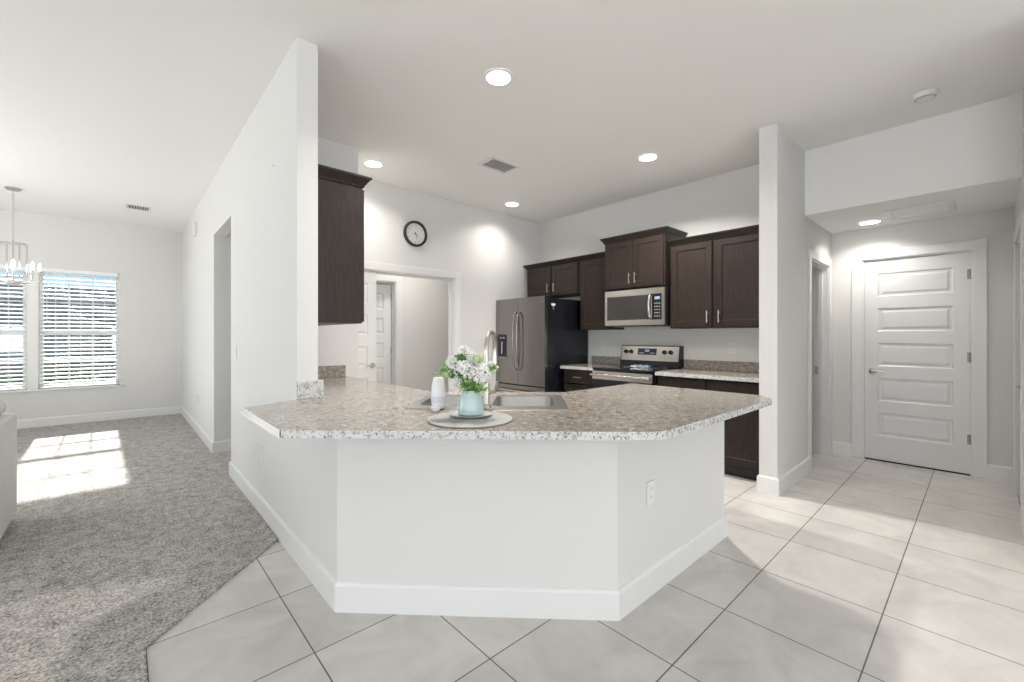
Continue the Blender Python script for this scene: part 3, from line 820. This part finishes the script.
for xx in (.02, FW - .12): MB().box(xx, xx + .10, -D0 - .003, -D0 + .08, FZ + .001, FZ + .024, .004).build('hinge_cover', 'black', fr)
# magnet on the side
mg = thing('magnet', 'small white bow-shaped hook magnet on the refrigerator side', 'magnet', (4.64 - .70, 4.488 - FW, 1.655), rzR)
MB().ball((.008, -.018, .012), .022, (.3, 1, .7)).ball((.008, .018, .012), .022, (.3, 1, .7)).ball((.008, 0, 0), .013, (.5, 1, 1)).build('bow', 'wplastic', mg, True)
MB().tube([(.008, 0, -.005), (.010, 0, -.045), (.018, 0, -.055), (.024, 0, -.045)], .004).ball((.008, 0, -.03), .015, (.4, .8, 1)).build('hook', 'steel', mg, True)

# ------------------------------------------------------------------ microwave
mw = thing('microwave', 'stainless over-the-range microwave with dark glass door', 'microwave', (XR, 3.016, 1.385), rzR)
MW = .758; MD = .40; MH = .415
MB().box(0, MW, -MD, -.002, 0, MH, .003).build('body', 'black', mw)
dr = MB().panelled(.002, MW - .002, .012, MH - .003, -MD - .030, -MD - .001, [(.03, .60, .068, .348)], [(.002, .005)]).build('door', 'steel', mw)
MB().box(.036, .594, -MD - .027, -MD - .0245, .074, .342).build('window', 'mwglass', dr)
cp = MB().box(.612, .722, -MD - .033, -MD - .030, .068, .348, .001).build('control_panel', 'glassblk', dr)
MB().box(.645, .705, -MD - .0345, -MD - .033, .285, .315).build('display', 'digits', cp)
for i in range(3):
    for j in range(5): MB().box(.640 + i * .026, .655 + i * .026, -MD - .0338, -MD - .033, .10 + j * .034, .112 + j * .034).build('button', 'print', cp)
pts = [(.600, -MD - .030, .075), (.600, -MD - .060, .095)] + [(.600, -MD - .070 - .012 * math.sin(PI * i / 6), .12 + .175 * i / 6) for i in range(7)] + [(.600, -MD - .060, .325), (.600, -MD - .030, .343)]
MB().tube(pts, .012, 12).build('handle', 'steel', dr, True)
b = MB()
for i in range(5): b.box(.08 + i * .13, .17 + i * .13, -MD + .05, -MD + .25, -.004, 0)
b.build('underside_vent', 'steel', mw)

# ------------------------------------------------------------------ range
rg = thing('range', 'stainless and black electric range with rear control panel', 'oven', (XR, 3.014, 0), rzR)
RW = .758
MB().box(0, RW, -.64, -.03, .03, .895, .002).box(.03, .08, -.6, -.55, 0, .03).box(RW - .08, RW - .03, -.6, -.55, 0, .03).box(.03, .08, -.12, -.07, 0, .03).box(RW - .08, RW - .03, -.12, -.07, 0, .03).build('body', 'black', rg)
ct = MB().box(0, RW, -.672, -.03, .896, .918, .003).build('cooktop', 'glassblk', rg)
for cx_, cy_, r_ in ((.2, -.50, .11), (.56, -.50, .085), (.2, -.22, .075), (.56, -.22, .10)):
    MB().lathe([(r_, .9182), (r_, .9187), (r_ - .004, .9187), (r_ - .004, .9182)], (cx_, cy_, 0), 'Z', 40, caps=False).build('burner_ring', 'print', ct)
bp = MB()
bp.prism([(-.12, .92), (-.005, .92), (-.005, 1.165), (-.075, 1.165)], 0, RW)
for v_ in bp.bm.verts: v_.co = Vector((v_.co.z, v_.co.x, v_.co.y))
bk = bp.build('back_panel', 'black', rg)
def on_back(t): return -.12 + .045 * t   # y of slope at t in 0..1
def slope_box(x0, x1, t0, t1, out, mname, name, par):
    b = MB(); y0_, y1_ = on_back(t0), on_back(t1); z0_, z1_ = .92 + .245 * t0, .92 + .245 * t1
    b.prism([(y0_ - out, z0_), (y0_ + .002, z0_), (y1_ + .002, z1_), (y1_ - out, z1_)], x0, x1)
    for v_ in b.bm.verts: v_.co = Vector((v_.co.z, v_.co.x, v_.co.y))
    return b.build(name, mname, par)
slope_box(.012, RW - .012, .28, .96, .004, 'steel', 'control_fascia', bk)
slope_box(.235, .475, .56, .86, .007, 'display', 'display', bk)
slope_box(.33, .385, .70, .80, .0085, 'digits', 'clock_digits', bk)
slope_box(.255, .315, .62, .66, .0085, 'print', 'buttons', bk); slope_box(.40, .46, .62, .66, .0085, 'print', 'buttons', bk)
for xx in (.075, .145, .575, .650):
    yy = on_back(.70); zz = .92 + .245 * .70
    MB().lathe([(.024, 0), (.022, -.022), (.015, -.024)], (xx, yy - .004, zz), 'Y', 20).box(xx - .003, xx + .003, yy - .034, yy - .024, zz - .018, zz + .018).build('knob', 'black', bk, True)
od = MB().panelled(.004, RW - .004, .20, .880, -.675, -.641, [(.09, RW - .09, .30, .70)], [(.002, .004)]).build('oven_door', 'black', rg)
MB().box(.10, RW - .10, -.673, -.6715, .31, .69).build('window', 'glassblk', od)
MB().box(.004, RW - .004, -.681, -.6755, .790, .882, .001).build('trim_band', 'steel', od)
MB().tube([(.03, -.68, .842), (.03, -.715, .842)], .008).tube([(RW - .03, -.68, .842), (RW - .03, -.715, .842)], .008).tube([(.008, -.72, .842), (RW - .008, -.72, .842)], .014, 12).build('handle', 'steel', od, True)
MB().box(.004, RW - .004, -.670, -.641, .05, .190, .003).build('storage_drawer', 'black', rg)
# dish cloth on the cooktop
def cloth():
    t = thing('dish_towel', 'folded white and blue towel lying on the black cooktop', 'towel', (XR - .30, 2.62, .919), R(-80))
    for nm, m_, x0, x1, z in (('towel_layer', 'cloth', -.10, .10, 0.0), ('striped_layer', 'clothb', -.06, .11, .012)):
        b = MB(); n = 12; g = []
        for i in range(n + 1):
            g.append([b.bm.verts.new((x0 + (x1 - x0) * i / n, -.05 + .1 * j / 4, z + .012 + .005 * math.sin(i * 1.3 + j) + .004 * math.cos(j * 2))) for j in range(5)])
        for i in range(n):
            for j in range(4): b.bm.faces.new((g[i][j], g[i + 1][j], g[i + 1][j + 1], g[i][j + 1]))
        ob = b.build(nm, m_, t, True)
        sm = ob.modifiers.new('thick', 'SOLIDIFY'); sm.thickness = .010
cloth()

# ------------------------------------------------------------------ things on the peninsula
pm = tag(MB().lathe([(.0, 0), (.176, 0), (.181, .002), (.181, .006), (.176, .0068), (.169, .0040), (.01, .0040)][1:], (0, 0, 0), 'Z', 64).build('placemat', 'greymat', None, True), 'round woven grey placemat under the vase', 'placemat')
pm.location = (1.105, 1.475, .9145)
pl = tag(MB().lathe([(.055, 0), (.060, .002), (.092, .007), (.094, .009), (.090, .010), (.058, .0055), (.01, .005)], (0, 0, 0), 'Z', 48).build('saucer', 'saucer', None, True), 'smooth blue-grey saucer between placemat and vase', 'saucer')
VC = Vector((1.150, 1.530))
pl.location = (VC.x, VC.y, .9195)
vz = thing('vase', 'small pale teal tapered ceramic vase holding white flowers', 'vase', (VC.x, VC.y, .9255))
MB().lathe([(.047, 0), (.054, .003), (.0575, .014), (.0565, .035), (.049, .070), (.0385, .103), (.0375, .107), (.0355, .107), (.036, .100), (.044, .070), (.050, .04), (.02, .012)], (0, 0, 0), 'Z', 40).build('body', 'teal', vz, True)
RT = Vector((math.sin(R(HEAD)), -math.cos(R(HEAD)), 0)); FW_ = Vector((math.cos(R(HEAD)), math.sin(R(HEAD)), 0))
def vpt(px, py, dd=0): return Vector((VC.x, VC.y, 0)) + RT * ((px - 471) / 224.5) + FW_ * dd + Vector((0, 0, EYE - (py - 336.6) / 224.5))
def flower(px, py, rad, dd, lab, m_='petal', seed=1, n=46):
    rnd = random.Random(seed)
    c = vpt(px, py, dd)
    base = Vector((VC.x, VC.y, .94)); neck = Vector((VC.x, VC.y, 1.032)) + (c - Vector((VC.x, VC.y, c.z))) * .15
    t = thing('cut_flower', lab, 'flower', tuple(base), 0, 'white flowers in the teal vase')
    MB().tube([Vector((0, 0, 0)), neck - base, (neck - base) * .4 + (c - base) * .6 + Vector((0, 0, .004)), c - base], .0022, 6).build('stem', 'stem', t, True)
    b = MB()
    for i in range(n):
        zz = 1 - 1.75 * (i + .5) / n; a = i * 2.39996
        nrm = Vector((math.sqrt(max(0, 1 - zz * zz)) * math.cos(a), math.sqrt(max(0, 1 - zz * zz)) * math.sin(a), zz))
        nrm = (nrm + Vector((rnd.gauss(0, .15), rnd.gauss(0, .15), rnd.gauss(0, .15)))).normalized()
        u = nrm.orthogonal().normalized(); v_ = nrm.cross(u); tw = rnd.uniform(0, PI)
        ctr = nrm * rad * rnd.uniform(.74, 1.08) + (c - base); ps = rad * rnd.uniform(.30, .46)
        cv = b.bm.verts.new(ctr - nrm * ps * .35)
        for k_ in range(4):
            a0 = tw + k_ * PI / 2; d0 = u * math.cos(a0) + v_ * math.sin(a0); d1 = u * math.cos(a0 + .65) + v_ * math.sin(a0 + .65); dm = (d0 + d1).normalized()
            b.bm.faces.new((cv, b.bm.verts.new(ctr + d0 * ps * .7), b.bm.verts.new(ctr + dm * ps * 1.15 + nrm * ps * .25), b.bm.verts.new(ctr + d1 * ps * .7)))
    b.build('petals', m_, t)
    MB().ball(tuple(c - base), rad * .60, (1, 1, 1), 12, 8).build('flower_heart', 'heart', t, True)
    return t
flower(481, 373, .043, -.03, 'largest round white bloom, front right of the bouquet', seed=1, n=64)
flower(466, 368, .034, -.03, 'white bloom at the centre of the bouquet', seed=2, n=56)
flower(452, 362, .026, 0, 'white bloom at upper left of the bouquet', seed=3)
flower(463, 350, .022, .02, 'small topmost white bloom at left of the crown', seed=4)
flower(470, 356, .027, .02, 'white bloom just below the topmost one', seed=5)
flower(457, 383, .027, -.03, 'low white bloom drooping beside the vase rim', seed=6)
flower(478, 360, .026, 0.0, 'pale green half-open bloom above the largest white one', 'petalg', 7)
flower(446, 374, .022, 0, 'pale green-white bud cluster at the far left', 'petalg', 8)
flower(489, 366, .022, .015, 'small white bloom behind the largest one, right side', seed=19, n=60)
flower(458, 373, .024, .0, 'white bloom tucked between the drooping and upper left ones', seed=20)
flower(474, 364, .024, .01, 'white bloom behind the central one', seed=21)
flower(492, 365, .015, 0.01, 'tiny white blossom at the far right', seed=9, n=40)
def sprig(px, py, dd, lab, m_, n, sp, seed, size=.022):
    rnd = random.Random(seed); c = vpt(px, py, dd); base = Vector((VC.x, VC.y, .94)); neck = Vector((VC.x, VC.y, 1.03))
    t = thing('leafy_sprig', lab, 'leaves', tuple(base), 0, 'green foliage in the teal vase')
    MB().tube([Vector((0, 0, 0)), neck - base, c - base], .002, 6).build('stem', 'stem', t, True)
    b = MB()
    for i in range(n):
        p = c - base + Vector((rnd.gauss(0, sp), rnd.gauss(0, sp), rnd.gauss(0, sp * .7)))
        d_ = Vector((rnd.gauss(0, 1), rnd.gauss(0, 1), rnd.gauss(.3, .6))).normalized(); s_ = d_.orthogonal().normalized(); nn = d_.cross(s_); L = size * rnd.uniform(.7, 1.3)
        P = [p, p + d_ * L * .4 + s_ * L * .3 + nn * L * .08, p + d_ * L, p + d_ * L * .4 - s_ * L * .3 + nn * L * .08]; mid = p + d_ * L * .45 - nn * L * .06
        vs = [b.bm.verts.new(q) for q in P]; vm = b.bm.verts.new(mid)
        for k_ in range(4): b.bm.faces.new((vs[k_], vs[(k_ + 1) % 4], vm))
    b.build('leaves', m_, t)
sprig(467, 385, -.02, 'bright green leaf clump over the vase rim, at left', 'leafl', 90, .016, 11)
sprig(478, 387, -.015, 'bright green leaf clump over the vase rim, at right', 'leafl', 80, .014, 12)
sprig(458, 374, .0, 'dark green leaves between the left-hand blooms', 'leaf', 60, .016, 13, .028)
sprig(461, 358, .01, 'dark green leaves near the top of the bouquet', 'leaf', 40, .015, 14, .026)
sprig(493, 368, .0, 'thin green leaves sticking out at the right', 'leafl', 18, .012, 15, .026)
sprig(444, 372, .0, 'light green leaves sticking out at the far left', 'leafl', 18, .012, 16, .026)

af = thing('air_freshener', 'white tapered air freshener with pale blue label by the sink', 'air freshener', (1.152, 1.800, .9185))
MB().lathe([(.026, 0), (.030, .003), (.033, .02), (.035, .06), (.034, .09), (.029, .125), (.024, .148), (.020, .152), (.004, .153)], (0, 0, 0), 'Z', 32).build('body', 'wplastic', af, True)
MB().lathe([(.0340, .028), (.0357, .045), (.0357, .062)], (0, 0, 0), 'Z', 32, caps=False).build('label', 'label', af, True)
bl = thing('small_bowl', 'small white bowl beside the air freshener on the sink edge', 'bowl', (1.105, 1.750, .9150))
MB().lathe([(.016, 0), (.018, .002), (.026, .016), (.027, .023), (.025, .023), (.021, .014), (.004, .006)], (0, 0, 0), 'Z', 28).build('body', 'wplastic', bl, True)

# ------------------------------------------------------------------ wall clock
ck = thing('wall_clock', 'round black-rimmed wall clock high on the white back wall', 'clock', (2.553, YK - .002, 2.475))
b = MB(); seg = 56
b.lathe([(.150, 0), (.152, -.020), (.148, -.036), (.138, -.042), (.126, -.036), (.122, -.014)], (0, 0, 0), 'Y', seg).build('rim', 'clockrim', ck, True)
MB().lathe([(.1235, -.0142), (.1235, -.0150)], (0, 0, 0), 'Y', seg).build('dial', 'clockface', ck)
def text_mesh(txt, size, mname, parent, x, z, y, name):
    cu = bpy.data.curves.new('t', 'FONT'); cu.body = txt; cu.size = size; cu.align_x = 'CENTER'; cu.align_y = 'CENTER'; cu.extrude = .0004
    tmp = bpy.data.objects.new('t', cu); COL.objects.link(tmp)
    dg = bpy.context.evaluated_depsgraph_get(); me = bpy.data.meshes.new_from_object(tmp.evaluated_get(dg))
    bpy.data.objects.remove(tmp)
    me.materials.clear(); me.materials.append(M[mname])
    o = bpy.data.objects.new(name, me); COL.objects.link(o); o.parent = parent
    o.location = (x, y, z); o.rotation_euler = (R(90), 0, 0)
    return o
for i in range(1, 13):
    a = R(90 - 30 * i); text_mesh(str(i), .026, 'clockrim', ck, .098 * math.cos(a), .098 * math.sin(a), -.0155, 'numeral')
def hand(L, wd, deg, y, nm):
    b = MB(); a = R(90 - deg); d_ = Vector((math.cos(a), math.sin(a))); n_ = Vector((-d_.y, d_.x))
    P = [n_ * wd - d_ * .018, d_ * L + n_ * wd * .3, d_ * L - n_ * wd * .3, -n_ * wd - d_ * .018]
    lo = [b.bm.verts.new((p.x, y, p.y)) for p in P]; hi = [b.bm.verts.new((p.x, y - .0012, p.y)) for p in P]
    b.bm.faces.new(lo); b.bm.faces.new(hi[::-1])
    for k_ in range(4): b.bm.faces.new((lo[k_], lo[(k_ + 1) % 4], hi[(k_ + 1) % 4], hi[k_]))
    b.build(nm, 'clockrim', ck)
hand(.055, .0045, 128, -.017, 'hour_hand'); hand(.085, .003, 165, -.019, 'minute_hand')
MB().lathe([(.007, -.015), (.006, -.022)], (0, 0, 0), 'Y', 16).build('pivot', 'clockrim', ck)

# ------------------------------------------------------------------ electrical plates
def outlet(lab, loc, rz, switch=False, grp='white electrical outlets'):
    t = thing('light_switch' if switch else 'power_outlet', lab, 'switch' if switch else 'outlet', loc, rz, grp)
    MB().box(-.035, .035, -.006, -.0005, -.057, .057, .002).build('cover_plate', 'plate', t)
    if switch: MB().box(-.016, .016, -.010, -.006, -.033, .033, .002).build('rocker', 'plate', t)
    else:
        for s_ in (-1, 1):
            f = MB().box(-.016, .016, -.008, -.006, s_ * .020 - .013, s_ * .020 + .013, .001).build('socket', 'plate', t)
            MB().box(-.008, -.006, -.0084, -.008, s_ * .020 - .004, s_ * .020 + .006).box(.006, .008, -.0084, -.008, s_ * .020 - .004, s_ * .020 + .006).build('slots', 'slot', f)
outlet('white outlet low on the left end of the peninsula wall', (XL, 3.449, .443), rzR)
outlet('white outlet on the right face of the peninsula wall', (1.932, PY, .50), 0)
outlet('white outlet above the short counter beside the refrigerator', (XR, 3.345, 1.155), rzR)
outlet('white outlet above the counter right of the range', (XR, 1.744, 1.145), rzR)
outlet('white outlet low on the far left wall near the window corner', (XL, 6.82, .47), rzR)
outlet('white rocker switch on the left wall beside the opening', (XL, 4.38, 1.13), rzR, True, None)
dc = tag(MB().box(-.06, .06, -.03, -.001, -.085, .085, .006).build('door_chime', 'plate'), 'small white box high on the left wall near the window', 'door chime')
dc.location = (XL, 7.07, 2.70); dc.rotation_euler = (0, 0, rzR)
hk = tag(MB().tube([(0, 0, 0), (0, -.012, 0), (0, -.016, .008)], .003, 8).build('wall_hook', 'nickel', None, True), 'tiny metal hook high on the white stub wall', 'hook')
hk.location = (XL, 3.10, 2.38); hk.rotation_euler = (0, 0, rzR)

# ------------------------------------------------------------------ ceiling fixtures
def downlight(lab, x, y, z, power, warm=(1.0, .96, .90)):
    t = thing('recessed_light', lab, 'ceiling light', (x, y, z), 0, 'recessed LED ceiling lights')
    MB().lathe([(.096, -.0005), (.096, -.004), (.088, -.010), (.078, -.008)], (0, 0, 0), 'Z', 40, caps=False).build('trim_ring', 'trim', t, True)
    MB().lathe([(.079, -.0085), (.070, -.0095), (.002, -.010)], (0, 0, 0), 'Z', 36).build('diffuser', 'led', t, True)
    L = bpy.data.lights.new('downlight', 'AREA'); L.shape = 'DISK'; L.size = .15; L.spread = R(135); L.energy = power; L.color = warm
    o = bpy.data.objects.new('lamp_light', L); COL.objects.link(o); o.parent = t; o.location = (0, 0, -.014)
KP = 17.5
downlight('recessed ceiling light nearest the camera, above the peninsula', 1.838, 2.147, ZC, KP * 1.25)
downlight('recessed ceiling light beside the left wall cabinet', 1.844, 4.053, ZC, KP * .32)
downlight('recessed ceiling light in front of the right-hand cabinets', 3.709, 2.144, ZC, KP * 1.45)
downlight('recessed ceiling light in the far kitchen corner over the refrigerator', 3.727, 4.087, ZC, KP * .28)
downlight('recessed ceiling light in the low hall ceiling by the door', 5.40, .74, ZH, 4.2)

for lx, ly, nm in ((-.35, -.35, 'over the great room floor, just behind the camera'), (1.84, -1.0, 'of the great room nearest the right wall'), (-.35, -3.2, 'of the great room towards the left fill light'), (1.84, -3.6, 'of the great room towards the right fill light')):
    downlight('added unseen fill downlight ' + nm, lx, ly, ZC, 3)  # added lamps out of view, brightening the floor and ceiling near the camera
downlight('added unseen ceiling light in the corridor behind the kitchen doorway', 2.9, 5.1, ZC, 8)  # lamp added out of view to brighten the corridor wall

def vent(lab, loc, hx, hy, n, along='X', m_='ventslat'):
    t = thing('ceiling_vent', lab, 'vent', loc, 0, 'ceiling air vents')
    b = MB(); f = .028
    b.box(-hx - f, hx + f, -hy - f, -hy, -.008, -.0005, .002).box(-hx - f, hx + f, hy, hy + f, -.008, -.0005, .002).box(-hx - f, -hx, -hy, hy, -.008, -.0005, .002).box(hx, hx + f, -hy, hy, -.008, -.0005, .002)
    b.build('frame', 'trim', t)
    MB().box(-hx, hx, -hy, hy, -.0025, -.0005).build('backing', 'ventdark', t)
    for i in range(n):
        b = MB()
        if along == 'X':
            c = -hy + 2 * hy * (i + .5) / n; b.box(-hx, hx, c - hy / n * .62, c + hy / n * .2, -.0075, -.0045)
        else:
            c = -hx + 2 * hx * (i + .5) / n; b.box(c - hx / n * .62, c + hx / n * .2, -hy, hy, -.0075, -.0045)
        b.build('slat', m_, t)
vent('rectangular louvred air vent in the kitchen ceiling', (2.79, 3.25, ZC), .150, .098, 7)
vent('small slotted air vent in the dining area ceiling', (.17, 7.53, ZC), .105, .10, 8, 'Y')
t = thing('attic_hatch', 'white rectangular attic hatch in the low hall ceiling', 'hatch', (5.24, .37, ZH))
b = MB(); b.box(-.20, .20, -.22, -.18, -.014, -.0005, .003).box(-.20, .20, .18, .22, -.014, -.0005, .003).box(-.20, -.16, -.18, .18, -.014, -.0005, .003).box(.16, .20, -.18, .18, -.014, -.0005, .003)
b.build('frame', 'trim', t); MB().box(-.16, .16, -.18, .18, -.006, -.0005).build('panel', 'ceil', t)
t = thing('smoke_detector', 'round white smoke detector on the ceiling before the hall', 'smoke detector', (4.19, .27, ZC))
MB().lathe([(.072, -.0005), (.072, -.012), (.066, -.030), (.045, -.038), (.004, -.040)], (0, 0, 0), 'Z', 36).build('housing', 'plate', t, True)
MB().lathe([(.058, -.033), (.052, -.0365), (.050, -.036)], (0, 0, 0), 'Z', 36, caps=False).build('grille_ring', 'print', t, True)

# ------------------------------------------------------------------ chandelier
ch = thing('chandelier', 'brushed nickel candle chandelier hanging before the dining window', 'chandelier', (-.917, 7.517, ZC))
MB().lathe([(.065, -.0005), (.065, -.015), (.05, -.028), (.012, -.034)], (0, 0, 0), 'Z', 28).build('canopy', 'nickel', ch, True)
b = MB()
z = -.04; i = 0
while z > -.60:
    pts = []
    for k_ in range(13):
        a = 2 * PI * k_ / 12; u, v_ = .009 * math.cos(a), .019 * math.sin(a)
        pts.append((u if i % 2 else 0, 0 if i % 2 else u, z - .015 + v_))
    b.tube(pts, .0022, 6); z -= .030; i += 1
b.build('chain', 'nickel', ch, True)
b = MB().tube([(.0, .0, -.60), (0, 0, -1.10)], .007)
b.lathe([(.11, -.635), (.11, -.645)], (0, 0, 0), 'Z', 28).lathe([(.085, -1.085), (.085, -1.095), (.012, -1.12)], (0, 0, 0), 'Z', 28)
b.build('central_column', 'nickel', ch, True)
b = MB()
for k_ in range(4):
    a = k_ * PI / 2 + .55
    b.tube([(.10 * math.cos(a), .10 * math.sin(a), -.64), (.115 * math.cos(a), .115 * math.sin(a), -.64)], .006)
    b.tube([(.115 * math.cos(a), .115 * math.sin(a), -.63), (.115 * math.cos(a), .115 * math.sin(a), -1.02)], .007)
    b.tube([(.115 * math.cos(a), .115 * math.sin(a), -1.02), (0, 0, -1.02)], .006)
b.build('lantern_frame', 'nickel', ch, True)
for k_ in range(8):
    a = R(-83) + k_ * PI / 4; r_ = .205; cx_, cy_ = r_ * math.cos(a), r_ * math.sin(a)
    ar = MB().tube([(0, 0, -1.08), (cx_ * .5, cy_ * .5, -1.085), (cx_ * .95, cy_ * .95, -1.07), (cx_, cy_, -1.04), (cx_, cy_, -.93)], .006, 8).lathe([(.018, -.965), (.02, -.96), (.011, -.955)], (cx_, cy_, 0), 'Z', 16).build('arm', 'nickel', ch, True)
    MB().lathe([(.008, -.93), (.013, -.912), (.016, -.89), (.012, -.865), (.003, -.845)], (cx_, cy_, 0), 'Z', 16).build('bulb', 'bulb', ar, True)

# ------------------------------------------------------------------ sofa at the left edge
sf = thing('sofa', 'light grey fabric sofa end cut off by the left edge', 'sofa', (-.53, 4.49, .013))
MB().box(-2.19, -.01, -.94, -.01, .06, .42, .02).build('base', 'sofa', sf, True)
MB().box(-.16, .002, -.95, .002, .035, .735, .022).build('arm', 'sofa', sf, True)
MB().box(-2.2, -2.04, -.93, 0, .42, .72, .025).build('arm', 'sofa', sf, True)
MB().box(-2.04, -.16, -.22, -.004, .42, .74, .03).build('backrest', 'sofa', sf, True)
for i in range(2): MB().box(-2.03 + i * .935, -1.10 + i * .935, -.93, -.24, .42, .56, .035).build('seat_cushion', 'sofa', sf, True)
MB().lathe([(.012, -.46), (.045, -.46), (.052, -.44), (.052, -.10), (.045, -.08), (.012, -.08)], (-.085, 0, .785), 'Y', 24).build('rolled_headrest', 'sofa', sf, True)
for px_, py_ in ((-.06, -.40), (-.06, -.06), (-2.14, -.88), (-2.14, -.06), (-.06, -.88)):
    MB().lathe([(.022, -.0), (.028, .036)], (px_, py_, 0), 'Z', 14).build('leg', 'black', sf, True)
